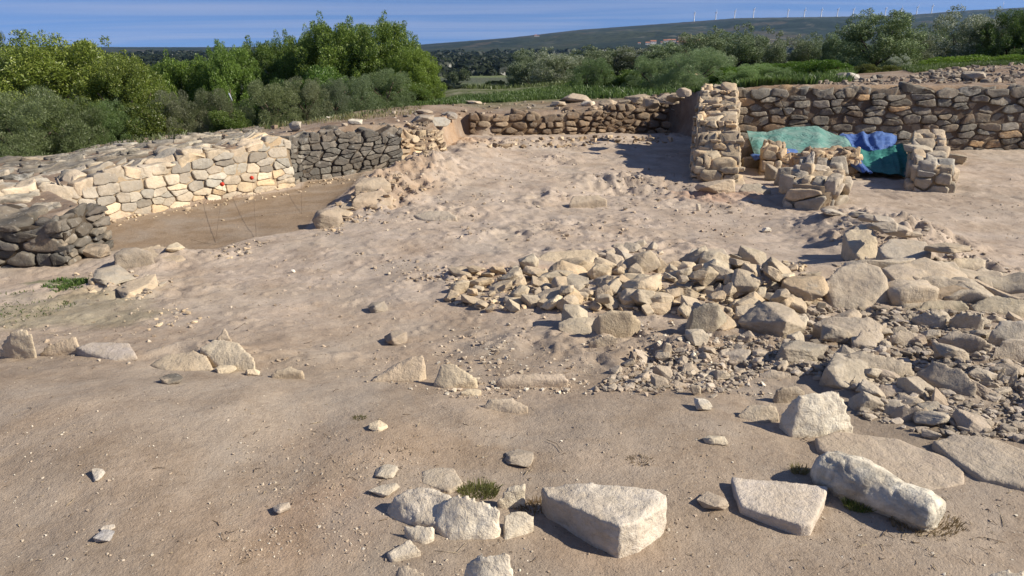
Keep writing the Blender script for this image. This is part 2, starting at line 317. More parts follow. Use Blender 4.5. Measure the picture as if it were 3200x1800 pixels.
# ------------------------------------------------------------------ objects
def link(o, parent=None):
    COL.objects.link(o)
    if parent:
        o.parent = parent
        if parent.get('_w'): o.matrix_parent_inverse = parent_inv(parent)
    return o
def parent_inv(p): return (Matrix.Translation(p.location) @ p.rotation_euler.to_matrix().to_4x4()).inverted()
def tag(o, label=None, cat=None, group=None, kind=None):
    if label: o['label'] = label
    if cat: o['category'] = cat
    if group: o['group'] = group
    if kind: o['kind'] = kind
    return o
def empty(name, loc, label, cat, group=None, rz=0):
    o = bpy.data.objects.new(name, None); link(o); o.location = loc; o.rotation_euler = (0, 0, rz); o.empty_display_size = .2; o['_w'] = 1
    return tag(o, label, cat, group)
def mesh_np(name, V, Fs, m, col=None, smooth_=True):
    """V (n,3); Fs list of (k,3) / (k,4) index arrays"""
    me = bpy.data.meshes.new(name); V = np.asarray(V, np.float32)
    me.vertices.add(len(V)); me.vertices.foreach_set('co', V.ravel())
    Fs = [np.asarray(f, np.int32) for f in Fs if len(f)]
    li = np.concatenate([f.ravel() for f in Fs]); cnt = np.concatenate([np.full(len(f), f.shape[1], np.int32) for f in Fs])
    me.loops.add(len(li)); me.loops.foreach_set('vertex_index', li)
    me.polygons.add(len(cnt)); me.polygons.foreach_set('loop_start', np.r_[0, np.cumsum(cnt)[:-1]].astype(np.int32))
    me.polygons.foreach_set('use_smooth', np.full(len(cnt), smooth_))
    me.update(calc_edges=True)
    if col is not None:
        a = me.color_attributes.new('col', 'FLOAT_COLOR', 'POINT'); c = np.ones((len(V), 4), np.float32); c[:, :col.shape[1]] = col
        a.data.foreach_set('color', c.ravel())
    me.materials.append(m); return me
class Acc:
    def __init__(s): s.V, s.T, s.Q, s.C, s.n = [], [], [], [], 0
    def add(s, V, T=None, Q=None, c=(.5, .4, .3, 0)):
        V = np.asarray(V, float)
        if T is not None and len(T): s.T.append(np.asarray(T)+s.n)
        if Q is not None and len(Q): s.Q.append(np.asarray(Q)+s.n)
        c = np.asarray(c, float); s.C.append(np.broadcast_to(c, (len(V), 4)) if c.ndim == 1 else c); s.V.append(V); s.n += len(V)
    def mesh(s, name, m, sm=True):
        V = np.vstack(s.V); T = np.vstack(s.T) if s.T else np.zeros((0, 3), int); Q = np.vstack(s.Q) if s.Q else np.zeros((0, 4), int)
        return mesh_np(name, V, [T, Q], m, np.vstack(s.C), sm)
    def obj(s, name, m, parent=None, sm=True):
        return link(bpy.data.objects.new(name, s.mesh(name, m, sm)), parent)

# ------------------------------------------------------------------ the ground, one sheet to the horizon
def build_ground():
    c0 = np.array([0., -4.]); nt_ = 900
    th = np.radians(np.linspace(-52, 52, nt_))
    r = np.concatenate([np.linspace(4.6, 7.2, 150, endpoint=False), np.geomspace(7.2, 26, 560, endpoint=False), np.geomspace(26, 70, 90, endpoint=False), np.geomspace(70, 5300, 90)])
    R, T = np.meshgrid(r, th, indexing='ij'); x = (c0[0]+R*np.sin(T)).ravel(); y = (c0[1]+R*np.cos(T)).ravel()
    z = zbase(x, y); z = zfine(x, y, z)
    GRID.update(r=r, t=th, z=z.reshape(len(r), nt_))
    p = np.c_[x, y]
    col = np.tile(np.array([.328, .265, .204]), (len(x), 1))
    def blend(mask, c):
        nonlocal col
        col = col*(1-mask[:, None]) + np.array(c)*mask[:, None]
    nlow = fbm(p*.9, 4, 90)
    blend(smooth(3.6, 6, y)*.75, (.45, .375, .312))                       # pale dusty floor of the room
    blend(smooth(.0, .5, fbm(p*1.7, 4, 33))*.35, (.36, .272, .195))
    blend(smooth(.05, .5, nlow)*.4, (.43, .362, .285))
    sw = smooth(0.03, -0.05, np.where(inpoly(x, y, SWEPT), -1, 1)*sdist(x, y, SWEPT)); blend(sw, (.262, .196, .134))
    ins = inpoly(x, y, EPOLY)
    outm = (~ins).astype(float)*smooth(5, 8, y)
    blend(outm, (.225, .165, .120))
    blend(outm*smooth(0, .5, fbm(p*1.2, 4, 8))*.6, (.30, .235, .175))
    def blob(px, py, zz, rx, ry, c, s=1.0, rough=.5):
        bx, by = P(px, py, zz); d = ((x-bx)/rx)**2+((y-by)/ry)**2
        k = smooth(1.0, .2, d+rough*fbm(p*2.5, 3, int(px)))*s; blend(k, c)
    blob(1790, 500, -.42, .9, .6, (.37, .225, .155), .6); blob(1150, 370, -.3, .7, 1.5, (.40, .27, .17), .8)
    blob(1000, 480, -.4, .9, 1.5, (.40, .285, .19), .7); blob(1500, 690, -.3, 1.6, .3, (.36, .235, .165), .5)
    blob(820, 1320, 0, .35, .3, (.37, .275, .205), .55); blob(950, 1130, 0, .6, .25, (.35, .265, .19), .5); blob(650, 1420, 0, .4, .2, (.36, .27, .19), .5)
    blob(1500, 1400, 0, .3, .15, (.33, .24, .17), .5)
    blob(2480, 500, -.43, 2.6, 1.6, (.36, .295, .235), .8); blob(2300, 390, -.46, 1.6, 1.6, (.34, .25, .17), .6); blob(1960, 410, -.46, 1.2, 1.0, (.36, .24, .16), .7)
    blob(2250, 960, -.05, 1.3, .6, (.25, .195, .145), .7); blob(2450, 1080, 0, .9, .4, (.25, .20, .15), .7); blob(2150, 850, -.1, 1.2, .5, (.27, .21, .155), .7)
    blob(80, 790, -.3, 1.1, .7, (.22, .205, .125), .55, 1.0); blob(160, 715, -.4, .35, .15, (.10, .13, .045), .7, 1.4)
    blob(1450, 560, -.4, 1.6, .9, (.42, .35, .29), .5)
    # beyond the dig: weeds, then the fields of the plain
    veg = outm*smooth(19, 24, y-.0*x+fbm(p*.3, 3, 4)*3 + np.where(x > 5, -4, 0) + np.where(x < -4, 7, 0))
    blend(veg, (.075, .10, .03))
    far = smooth(50, 110, y)
    fcell = np.stack([np.floor(x/70+fbm(p/200, 2, 5)), np.floor(y/110+fbm(p/160, 2, 6))], 1)
    h = _h(fcell[:, 0].astype(int)+500, fcell[:, 1].astype(int)+500, np.zeros(len(x), int), 3)
    fc = np.where(h[:, None] < .35, [[.055, .085, .03]], np.where(h[:, None] < .6, [[.10, .14, .045]], np.where(h[:, None] < .8, [[.04, .06, .025]], [[.17, .14, .085]])))
    col = col*(1-far[:, None])+fc*far[:, None]
    i = np.arange(len(r)-1)[:, None]*nt_+np.arange(nt_-1)[None, :]; i = i.ravel()
    Q = np.stack([i, i+1, i+nt_+1, i+nt_], 1)[:, ::-1]
    me = mesh_np('ground', np.c_[x, y, z], [Q], M_GROUND, col)
    o = link(bpy.data.objects.new('ground', me)); tag(o, 'bare trampled earth of the dig, running out to fields', 'ground', kind='structure')
build_ground()
# ------------------------------------------------------------------ stones
def remeshed(bm, voxel, amp, seed, freq, name):
    """bake a hull to an even skin of small faces, then roughen it"""
    me = bpy.data.meshes.new(name); bm.to_mesh(me); bm.free()
    o = bpy.data.objects.new('tmp', me); COL.objects.link(o)
    md = o.modifiers.new('r', 'REMESH'); md.mode = 'VOXEL'; md.voxel_size = voxel
    dg = bpy.context.evaluated_depsgraph_get(); dg.update(); ev = o.evaluated_get(dg); m2 = ev.to_mesh()
    n = len(m2.vertices); V = np.empty(n*3, np.float32); m2.vertices.foreach_get('co', V); V = V.reshape(-1, 3).astype(float)
    Nn = np.empty(n*3, np.float32); m2.vertices.foreach_get('normal', Nn); Nn = Nn.reshape(-1, 3)
    npo = len(m2.polygons); tot = np.empty(npo, np.int32); m2.polygons.foreach_get('loop_total', tot)
    li = np.empty(len(m2.loops), np.int32); m2.loops.foreach_get('vertex_index', li)
    st = np.empty(npo, np.int32); m2.polygons.foreach_get('loop_start', st)
    Q = np.stack([li[st[tot == 4]+k] for k in range(4)], 1) if (tot == 4).any() else np.zeros((0, 4), int)
    T = np.stack([li[st[tot == 3]+k] for k in range(3)], 1) if (tot == 3).any() else np.zeros((0, 3), int)
    ev.to_mesh_clear(); bpy.data.objects.remove(o); bpy.data.meshes.remove(me)
    off = fbm(V*freq, 3, seed) + .28*fbm(V*freq*4.3, 3, seed+5)
    rid = 1-np.abs(fbm(V*freq*1.7+np.array([3., 1., 7.]), 2, seed+9))*2
    V = V + Nn*(amp*(off - .35*np.maximum(rid-.75, 0)*4))[:, None]
    return V, T, Q
def cut_block(seed, flat=1.0, sharp=.0, n=9):
    """an angular lump: a box with random corners planed off"""
    r = random.Random(seed); bm = bmesh.new()
    pts = []
    for k in range(n+5):
        th = r.uniform(0, 6.283); z = r.uniform(-1, 1)
        v = Vector((math.cos(th)*math.sqrt(1-z*z), math.sin(th)*math.sqrt(1-z*z), z))
        e = .72; v = Vector([math.copysign(abs(a)**e, a) for a in v]); v = v*r.uniform(.80, 1.0)
        pts.append(Vector((v.x*.5, v.y*.5, v.z*.5*flat)))
    if sharp:
        for sx in (-1, 1):
            for sy in (-1, 1):
                for sz in (-1, 1):
                    if r.random() < sharp: pts.append(Vector((sx*.46*r.uniform(.8, 1), sy*.46*r.uniform(.8, 1), sz*.46*flat*r.uniform(.75, 1))))
    for p in pts: bm.verts.new(p)
    bmesh.ops.convex_hull(bm, input=bm.verts)
    loose = [v for v in bm.verts if not v.link_faces]; bmesh.ops.delete(bm, geom=loose, context='VERTS')
    # normalise to a unit footprint
    xs = [v.co.x for v in bm.verts]; ys = [v.co.y for v in bm.verts]; zs = [v.co.z for v in bm.verts]
    for v in bm.verts:
        v.co.x = (v.co.x-min(xs))/(max(xs)-min(xs))-.5; v.co.y = (v.co.y-min(ys))/(max(ys)-min(ys))-.5; v.co.z = (v.co.z-min(zs))/(max(zs)-min(zs))
    return bm
LIB = []
for k in range(18):
    V, T, Q = remeshed(cut_block(100+k, 1, (.22 if k % 3 else .0), 12+k % 8), .036, .030, k*13, 3.2, 'limestone_rock')
    LIB.append(mesh_np('limestone_rock', V, [T, Q], M_LOOSE))
LOW = []
for k in range(10):
    V, T, Q = remeshed(cut_block(300+k, 1, .5, 5+k % 4), .11, .03, k*7, 3.0, 'crumb'); LOW.append((V, T, Q))
TINY = []
for k in range(8):
    bm = cut_block(400+k, 1, .2, 4); bmesh.ops.triangulate(bm, faces=bm.faces); bm.verts.ensure_lookup_table()
    for i, v in enumerate(bm.verts): v.index = i
    TINY.append((np.array([v.co[:] for v in bm.verts]), np.array([[v.index for v in f.verts] for f in bm.faces]), None)); bm.free()

CREAM, TAN, GREY, WHITE, DARK, BUFF = (.66, .54, .37), (.53, .42, .29), (.42, .365, .29), (.76, .69, .56), (.20, .175, .145), (.58, .44, .28)
def vary(c, s=.12):
    k = 1+random.uniform(-s, s); w = random.uniform(-.04, .04)
    return (c[0]*k*(1+w), c[1]*k, c[2]*k*(1-w))
NROCK = 0
def rock(name, label, px, py, w, h, col=TAN, group=None, cat='rock', dz=0., yaw=None, depth=.8, tilt=.12, shape=None, lich=.12, sink=.14):
    """a loose stone whose foot is seen at (px, py), w x h pixels large"""
    global NROCK; NROCK += 1
    if dz:
        x0, y0, z0, t = G1(px, py); x, y = P(px, py, z0+dz); z = z0+dz
    else: x, y, z, t = G1(px, py)
    t = (y+.0)/1.0; dist = math.hypot(y, EYE-z); W_ = w*dist/F; ang = math.atan2(EYE-z, y)
    H_ = max(.25*W_, (h*dist/F - W_*depth*math.sin(ang)*.75)/math.cos(ang))
    r = random.Random(int(px*7+py*13)); shape = r.randrange(len(LIB)) if shape is None else shape
    o = link(bpy.data.objects.new(name, LIB[shape])); D_ = W_*depth
    o.location = (x, y+D_*.42, z-H_*sink); yaw = r.uniform(-3.14, 3.14) if yaw is None else yaw
    s = abs(math.cos(yaw)); q = abs(math.sin(yaw))
    o.scale = (W_*s+D_*q, D_*s+W_*q, H_*(1+sink)); o.rotation_euler = (r.uniform(-tilt, tilt), r.uniform(-tilt, tilt), yaw)
    o.color = (*vary(col), lich*r.uniform(.3, 1.7))
    tag(o, label, cat, group); return o
def hull_rock(name, label, pts, zref_at, col=TAN, lich=.1, base=1.04, vox=.011, amp=.006, freq=14, below=.06, cat='rock', group=None, undercut=0, rough=1.0):
    """a stone cut to an outline: pts are (px, py, height above the land at zref_at)"""
    x0, y0, z0, _ = G1(*zref_at); bm = bmesh.new(); P3 = []
    for px, py, h in pts:
        X, Y = P(px, py, z0+h); P3.append(Vector((float(X), float(Y), z0+h)))
    c = sum(P3, Vector())/len(P3)
    for p in P3:
        bm.verts.new(p-c)
        k = base-(undercut*(p.z-z0)/.1)*.1
        bm.verts.new(Vector(((p.x-c.x)*k, (p.y-c.y)*k, z0-below-c.z)))
    bmesh.ops.convex_hull(bm, input=bm.verts); bmesh.ops.delete(bm, geom=[v for v in bm.verts if not v.link_faces], context='VERTS')
    V, T, Q = remeshed(bm, vox, amp*rough, int(pts[0][0]), freq, name)
    me = mesh_np(name, V, [T, Q], M_LOOSE); o = link(bpy.data.objects.new(name, me)); o.location = c; o.color = (*col, lich)
    return tag(o, label, cat, group)

# ------------------------------------------------------------------ dry stone masonry
def clip(poly, nx, ny, d):
    """keep the part of the polygon with nx*u+ny*v <= d"""
    o = []; n = len(poly)
    for i in range(n):
        a = poly[i]; b = poly[(i+1) % n]; fa = nx*a[0]+ny*a[1]-d; fb = nx*b[0]+ny*b[1]-d
        if fa <= 0: o.append(a)
        if (fa < 0) != (fb < 0) and abs(fa-fb) > 1e-12:
            t = fa/(fa-fb); o.append((a[0]+(b[0]-a[0])*t, a[1]+(b[1]-a[1])*t))
    return o
def cells(u0, u1, v0, v1, cw, ch, jit, seed):
    r = random.Random(seed); S = []; row = 0; v = v0+ch*.5
    while v < v1+ch*.4:
        rh = ch*r.uniform(.7, 1.35); u = u0-cw*r.random()
        while u < u1+cw*.5:
            sw = cw*r.choice((.35, .5, .75, 1, 1, 1.35, 1.8)); u += sw*.5
            a = u+r.uniform(-jit, jit)*cw; b = v+r.uniform(-jit, jit)*ch*.6
            if r.random() < .24: S.append((a+r.uniform(-.1, .1)*cw, b-ch*.27, sw)); S.append((a+r.uniform(-.1, .1)*cw, b+ch*.27, sw))
            else: S.append((a, b, sw))
            u += sw*.5
        v += rh
    A = np.array(S); q = A[:, :2]/np.array([cw, ch]); out = []
    for i, (a, b, sw) in enumerate(S):
        if not (u0-cw*.2 < a < u1+cw*.2): continue
        poly = [(u0, v0), (u1, v0), (u1, v1), (u0, v1)]
        d = ((q-q[i])**2).sum(1); nb = np.argsort(d)[1:15]
        for j in nb:
            dq = q[j]-q[i]; mq = (q[j]+q[i])/2
            nx, ny = dq[0]/cw, dq[1]/ch; poly = clip(poly, nx, ny, nx*mq[0]*cw+ny*mq[1]*ch)
            if len(poly) < 3: break
        if len(poly) >= 3: out.append(poly)
    return out
def outline(poly, n, corner=.3):
    p = np.array(poly)
    for k in range(2):
        a = np.roll(p, -1, 0); f = corner if k == 0 else .12
        p = np.stack([p+(a-p)*f*.5, a-(a-p)*f*.5], 1).reshape(-1, 2)
    s = np.r_[0, np.cumsum(np.hypot(*(np.roll(p, -1, 0)-p).T))]; L = s[-1]; q = np.vstack([p, p[:1]]); t = np.linspace(0, L, n, endpoint=False)
    return np.c_[np.interp(t, s, q[:, 0]), np.interp(t, s, q[:, 1])], L
RINGS = [(-1.0, .88), (-.40, .97), (-.05, 1.0), (.42, .985), (.80, .94), (.97, .84), (1.0, .45)]
def panel(acc, polys, fmap, depth, bulge, palette, seed, gap=.012, keep=None, n=22, lich=(.1, .6), tilt=.12, noise_amp=.012, proud=.03, nofs=0):
    """lay stones to cell outlines; fmap(u, v, w) -> world (w is outwards)"""
    r = random.Random(seed); ring_f = []
    K = len(RINGS); i = np.arange(n); j = (i+1) % n
    Q = np.vstack([np.stack([k*n+i, k*n+j, (k+1)*n+j, (k+1)*n+i], 1) for k in range(K-1)])
    T = np.stack([(K-1)*n+i, (K-1)*n+j, np.full(n, K*n)], 1)
    for poly in polys:
        c = np.mean(poly, 0)
        if keep and not keep(c[0], c[1]): continue
        o, L = outline(poly, n, r.uniform(.02, .18)); c = o.mean(0); ext = o.max(0)-o.min(0); size = float(np.sqrt(ext[0]*ext[1]))
        if min(ext) < .02: continue
        g = max(.7, 1-gap*1.35/max(.03, min(ext)))*r.uniform(.96, 1.02); fw = r.uniform(-proud, proud); tx, ty = r.uniform(-tilt, tilt), r.uniform(-tilt, tilt)
        B = bulge*min(1, size/.25)*r.uniform(.7, 1.3); U, Vv, Ww = [], [], []
        for d_, s_ in RINGS:
            pu = c+(o-c)*s_*g; w = (d_*depth if d_ < 0 else (d_*B))+fw
            U.append(pu[:, 0]); Vv.append(pu[:, 1]); Ww.append(np.full(n, w)+(tx*(pu[:, 0]-c[0])+ty*(pu[:, 1]-c[1]))*(d_ > -.3))
        U = np.r_[np.concatenate(U), c[0]]; Vv = np.r_[np.concatenate(Vv), c[1]]; Ww = np.r_[np.concatenate(Ww), B+fw]
        X = fmap(U, Vv, Ww); X = np.asarray(X, float)
        X = X+noise_amp*1.25*np.stack([fbm(X*9+s, 3, s) for s in (1, 2, 3)], 1)+noise_amp*.8*np.stack([fbm(X*40+s, 2, s) for s in (4, 5, 6)], 1)
        col = vary(palette(float(c[0]), float(c[1]), r), .16)
        acc.add(X, T, Q, (*col, r.uniform(*lich)))
def core(acc, fmap, us, vs, top, c, seed, back=.45, rough=.03, front=-.028):
    """the earth between and behind the stones: a thick rough slab from -back to just behind the faces"""
    nu, nv = len(us), len(vs); Uu, Vv = np.meshgrid(us, vs, indexing='ij'); tp = np.array([top(u) for u in us])
    Vv = np.minimum(Vv, tp[:, None]-.03)
    parts = []
    for w in (front, -back):
        X = fmap(Uu.ravel(), Vv.ravel(), np.full(Uu.size, w)); parts.append(X+rough*.6*np.stack([fbm(X*9+s, 3, s+seed) for s in (1, 2, 3)], 1))
    idx = np.arange(nu*nv).reshape(nu, nv); a, b, c_, d = idx[:-1, :-1].ravel(), idx[1:, :-1].ravel(), idx[1:, 1:].ravel(), idx[:-1, 1:].ravel()
    Q = [np.stack([a, b, c_, d], 1), np.stack([d, c_, b, a], 1)+nu*nv]
    for e in (idx[:, -1], idx[0, :], idx[-1, :], idx[:, 0]):
        Q.append(np.stack([e[:-1], e[1:], e[1:]+nu*nv, e[:-1]+nu*nv], 1))
    acc.add(np.vstack(parts), None, np.vstack(Q), (*c, .0))
def polyline(pts):
    p = np.array(pts, float); s = np.r_[0, np.cumsum(np.hypot(*(p[1:]-p[:-1]).T))]
    def at(u):
        x = np.interp(u, s, p[:, 0]); y = np.interp(u, s, p[:, 1]); e = .25
        dx = np.interp(u+e, s, p[:, 0])-np.interp(u-e, s, p[:, 0]); dy = np.interp(u+e, s, p[:, 1])-np.interp(u-e, s, p[:, 1]); l = np.hypot(dx, dy)+1e-9
        return x, y, dx/l, dy/l
    return at, s[-1]
def wall(label, pts, top, thick=.45, cw=.28, ch=.15, jit=.22, pal=None, seed=1, batter=.05, bulge=.03, lich=(.2, .8), group='ruined dry stone walls', right=-1,
         base=None, cap=True, capch=None, ends=(), gap=.012, core_c=(.20, .135, .085), proud=.03, name='dry_stone_wall', capw=None, n=22, tilt=.12, dig=.12, cored=-.028):
    """a ruined wall; pts run so that the outward face is on the right hand side; top(u) is its height in the world"""
    at, L = polyline(pts)
    e = empty(name, (float(pts[0][0]), float(pts[0][1]), float(zg(*pts[0]))), label, 'wall', group); e['kind'] = 'thing'
    bz = base if base is not None else (lambda x, y: zg(x, y))
    def fm(u, v, w, foot=None):
        u = np.asarray(u, float); x, y, dx, dy = at(u); nx, ny = dy, -dx; ww = w-batter*(v)
        b = BZ(u)
        return np.stack([x+nx*ww, y+ny*ww, b+v-dig], 1)
    us = np.linspace(0, L, max(8, int(L/.1))); x, y, dx, dy = at(us); bzv = bz(x+dy*.25, y-dx*.25)
    def BZ(u): return np.interp(u, us, bzv)
    def tv(u): return top(u)-float(BZ(u))+dig
    hmax = max(tv(u) for u in us)
    A = Acc(); cl = cells(0, L, 0, hmax+ch*.6, cw, ch, jit, seed)
    panel(A, cl, fm, .16, bulge, pal, seed, keep=lambda u, v: v < tv(min(max(u, 0), L))-ch*.25, lich=lich, gap=gap, proud=proud, n=n, tilt=tilt)
    if cap:
        def ft(u, v, w):
            x, y, dx, dy = at(u); t = np.array([top(min(max(a, 0), L)) for a in np.asarray(u)]); bb = t-BZ(u)
            return np.stack([x-dy*(v+batter*bb), y+dx*(v+batter*bb), t+w-.03], 1)
        cl = cells(0, L, -.02, thick, capw or cw*1.15, capch or cw*.9, .4, seed+5)
        panel(A, cl, ft, .12, bulge*1.1, pal, seed+6, lich=lich, gap=gap*1.3, proud=.035, n=n, tilt=.25, noise_amp=.016)
    for side in ends:                                     # a broken end or a rear face, laid as its own strip
        if side == 'back':
            def fb(u, v, w):
                x, y, dx, dy = at(u); return np.stack([x-dy*(thick+w), y+dx*(thick+w), BZ(u)+v-dig], 1)
            panel(A, cells(0, L, 0, hmax+ch*.6, cw, ch, jit, seed+9), fb, .14, bulge, pal, seed+9, keep=lambda u, v: v < tv(min(max(u, 0), L))-ch*.25, lich=lich, gap=gap, proud=proud, n=n)
        else:
            uu = 0.0 if side == 'start' else L; sg = -1 if side == 'start' else 1
            def fe(u, v, w):
                x, y, dx, dy = at(np.array([uu])); return np.stack([x-dy*u+dx*w*sg, y+dx*u+dy*w*sg, np.full(len(u), float(BZ(uu)))+v-dig], 1)
            panel(A, cells(0, thick, 0, hmax+ch*.6, cw, ch, jit, seed+12), fe, .14, bulge, pal, seed+12, keep=lambda u, v: v < tv(uu)-ch*.25, lich=lich, gap=gap, proud=proud, n=n)
    A.obj('masonry', M_WALL, e)
    C = Acc(); core(C, fm, np.linspace(0.03, L-.03, max(10, int(L/.08))), np.linspace(0, hmax, 14), tv, core_c, seed, back=thick*.94, front=cored, rough=.03 if cored < -.02 else .016)
    C.obj('earth_core', M_WALL, e)
    return e
def prof(*kv):
    a = [k for k, _ in kv]; b = [v for _, v in kv]
    return lambda u: float(np.interp(u, a, b))+.035*math.sin(u*5.1+b[0]*9)+.025*math.sin(u*12.7)
def pal_of(*cs):
    def f(u, v, r): return r.choice(cs)
    return f
DG, MG, LG, BR, OR = (.155, .14, .12), (.25, .225, .19), (.38, .345, .29), (.27, .20, .14), (.44, .30, .17)
def pal_left(u, v, r):
    # bleached and cream low down on the face, weathered grey towards the top
    k = v+r.uniform(-.15, .15)
    if k < .34: return r.choice(((.56, .47, .35), (.60, .50, .37), (.54, .45, .34), (.48, .41, .32), (.54, .42, .28)))
    return r.choice((LG, (.44, .40, .33), (.50, .43, .33), (.40, .36, .30), MG))
# the long left wall that borders the swept trench
w_left = wall('long pale limestone wall beside the swept trench, cream stones below and grey above', [(-8.2,7.15),(-6.5,8.05),(-5.42,9.05),(-4.75,10.15),(-4.1,11.1),(-3.50,11.86)],
     prof((0,.0),(2.0,.02),(3.4,.08),(5,.20),(6.8,.32)), thick=.75, cw=.27, ch=.125, jit=.24, pal=pal_left, seed=21, batter=.10, bulge=.014, lich=(0, .4), core_c=(.36, .28, .19), proud=.022, gap=.006, cored=-.016, tilt=.10)
# its wide tumbled top, flat grey slabs behind the face
def spread(label, name, quad, cw, ch, pal, seed, lift, group=None, lich=(.4, 1.0), gapv=.03, tiltv=.16, bulge=.018, keep=None, cat='stones'):
    """a bed of slabs on the land over a plan quadrilateral"""
    q = [np.array(a, float) for a in quad]; L = np.hypot(*(q[1]-q[0])); D = np.hypot(*(q[3]-q[0]))
    def fm(u, v, w):
        a = (np.asarray(u)/L)[:, None]; b = (np.asarray(v)/D)[:, None]
        p = q[0]*(1-a)*(1-b)+q[1]*a*(1-b)+q[2]*a*b+q[3]*(1-a)*b; p = p+.05*np.c_[fbm(p*1.5, 2, 3), fbm(p*1.5, 2, 4)]
        return np.c_[p, zg(p[:, 0], p[:, 1])+w+lift]
    A = Acc(); panel(A, cells(0, L, 0, D, cw, ch, .45, seed), fm, .1, bulge, pal, seed, gap=gapv, lich=lich, tilt=tiltv, proud=.04, keep=keep, noise_amp=.02)
    o = A.obj(name, M_WALL); return tag(o, label, cat, group)
spread('broad bed of weathered grey slabs on top behind the long left wall', 'wall_top_slabs', [(-7.6,8.3),(-4.2,12.0),(-4.6,13.6),(-9.2,10.6)], .46, .22, pal_of(MG, MG, LG, DG, (.30, .27, .22), (.40, .35, .27)), 33, .0, cat='slabs')
spread('thin dark slabs edging the bank above the left wall', 'wall_top_slabs', [(-8.8,10.9),(-4.5,13.55),(-4.7,14.3),(-10.2,12.3)], .30, .16, pal_of(DG, MG, BR, (.22, .19, .16)), 34, .0, cat='slabs', keep=lambda u, v: math.sin(u*3.1)+math.sin(v*5+u) > -.8)
spread('tumbled grey and cream slabs between the long left wall and the dark stained wall', 'wall_top_slabs', [(-9.6,7.5),(-4.75,7.55),(-5.42,8.95),(-9.6,8.6)], .42, .24, pal_of(MG, LG, LG, (.44, .39, .31), CREAM), 35, -.01, cat='slabs', lich=(.2, .7))
# near dark wall at the left edge
wall('short dark stained wall at the left edge of the dig', [(-9.5,6.98),(-6.5,6.98),(-4.42,7.0)], prof((0,.02),(5.1,.03)), thick=.85, cw=.34, ch=.125, jit=.22, pal=pal_of((.11,.10,.09), (.14,.125,.105), (.10,.092,.08), (.18,.16,.135), (.26, .22, .17)), seed=41,
     batter=.03, bulge=.02, lich=(.5, 1.0), ends=('end',), capw=.6, capch=.28, core_c=(.07, .055, .04), gap=.012)
# the dark wall facing the eye behind the trench
wall('dark grey squared stone wall closing the far end of the swept trench', [(-3.60,11.95),(-3.52,12.42),(-2.95,12.78),(-1.95,13.30)], prof((0,.30),(.5,.28),(1.5,.30),(2.1,.32),(2.4,.18)), thick=.5, cw=.24, ch=.115, jit=.14, pal=pal_of((.11,.10,.09), (.16,.145,.125), (.19,.175,.15), (.13, .12, .105), (.25,.225,.19)), seed=51,
     batter=.02, bulge=.016, lich=(.5, 1.0), core_c=(.06, .048, .038), gap=.010)
# broken continuation
wall('broken sandy coloured stretch of wall tumbling down beside the earth section', [(-2.02,13.28),(-1.6,13.62),(-1.22,13.98)], prof((0,.26),(.4,.22),(1.1,.12)), thick=.6, cw=.26, ch=.11, jit=.4, pal=pal_of(TAN, BUFF, (.38, .29, .2), BR), seed=61,
     batter=.25, bulge=.04, lich=(0, .4), core_c=(.30, .21, .135), gap=.02, tilt=.25)
# low back wall
wall('low brown rubble wall across the back of the room', [(-1.02,17.60),(.6,17.95),(2.4,18.45),(4.05,18.92)], prof((0,.10),(1.2,.16),(2.0,.10),(3.3,.24),(4.6,.34),(5.3,.50)), thick=.5, cw=.32, ch=.15, jit=.30, pal=pal_of((.20,.145,.10), (.25, .185, .125), (.33,.25,.17), (.16, .115, .08), (.22, .16, .11)), seed=71,
     batter=.12, bulge=.045, lich=(.1, .6), core_c=(.12, .08, .05), gap=.035, proud=.05, tilt=.25)
# spur wall running towards the eye, lit on its near broken end
SP = prof((0,-.10),(.45,.0),(.5,.22),(1.3,.25),(1.35,.45),(2.2,.47),(2.3,.66),(3.4,.70),(3.5,.84),(5.2,.86))
spal = pal_of(TAN, (.42, .34, .24), BUFF, (.36, .29, .21), (.40, .33, .24), (.52, .43, .31))
at_s, L_s = polyline([(3.62,11.70),(3.95,13.1),(4.35,14.6),(4.78,16.1)])
wall('tall crumbling spur wall of rough stones running out from the back corner', [(3.66,11.72),(3.98,13.1),(4.38,14.6),(4.80,16.1)], SP, thick=.70, cw=.31, ch=.155, jit=.34, pal=spal, seed=81,
     batter=.03, bulge=.045, lich=(.0, .45), ends=('start', 'back'), core_c=(.36, .26, .17), gap=.012, tilt=.22, proud=.05, cored=-.018)
# the stepped upstands of the spur that face the eye
spur = [o for o in COL.objects if o.get('label', '').startswith('tall crumbling')][0]
for uu, z0, z1, sd in ((.47, -.1, .22, 1), (1.33, .2, .46, 2), (2.25, .42, .67, 3), (3.45, .64, .86, 4)):
    def fs(u, v, w, uu=uu, z0=z0):
        x, y, dx, dy = at_s(np.array([uu])); return np.stack([x-dy*u-dx*w, y+dx*u-dy*w, z0+v], 1)
    E_ = Acc(); panel(E_, cells(0, .66, 0, z1-z0, .24, .13, .35, 900+sd), fs, .14, .04, spal, 900+sd, gap=.02, lich=(0, .5), tilt=.25)
    E_.obj('step_face', M_WALL, spur)
# the long high right wall
def pal_right(u, v, r):
    return r.choice((MG, (.20,.18,.15), (.30,.275,.23), (.22, .195, .16), (.17, .15, .12), (.25, .205, .15), (.20,.15,.105), (.21, .195, .165))) if r.random() > .06 else OR
wall('long high grey stone wall across the back right of the dig', [(4.78,16.05),(7.5,16.02),(11,16.05),(15,16.2)], prof((0,.80),(1,.84),(3,.86),(6,.84),(10.3,.92)), thick=.5, cw=.42, ch=.18, jit=.15, pal=pal_right, seed=91,
     batter=.02, bulge=.018, lich=(.35, 1.0), core_c=(.12, .09, .066), gap=.017, proud=.05, tilt=.16)
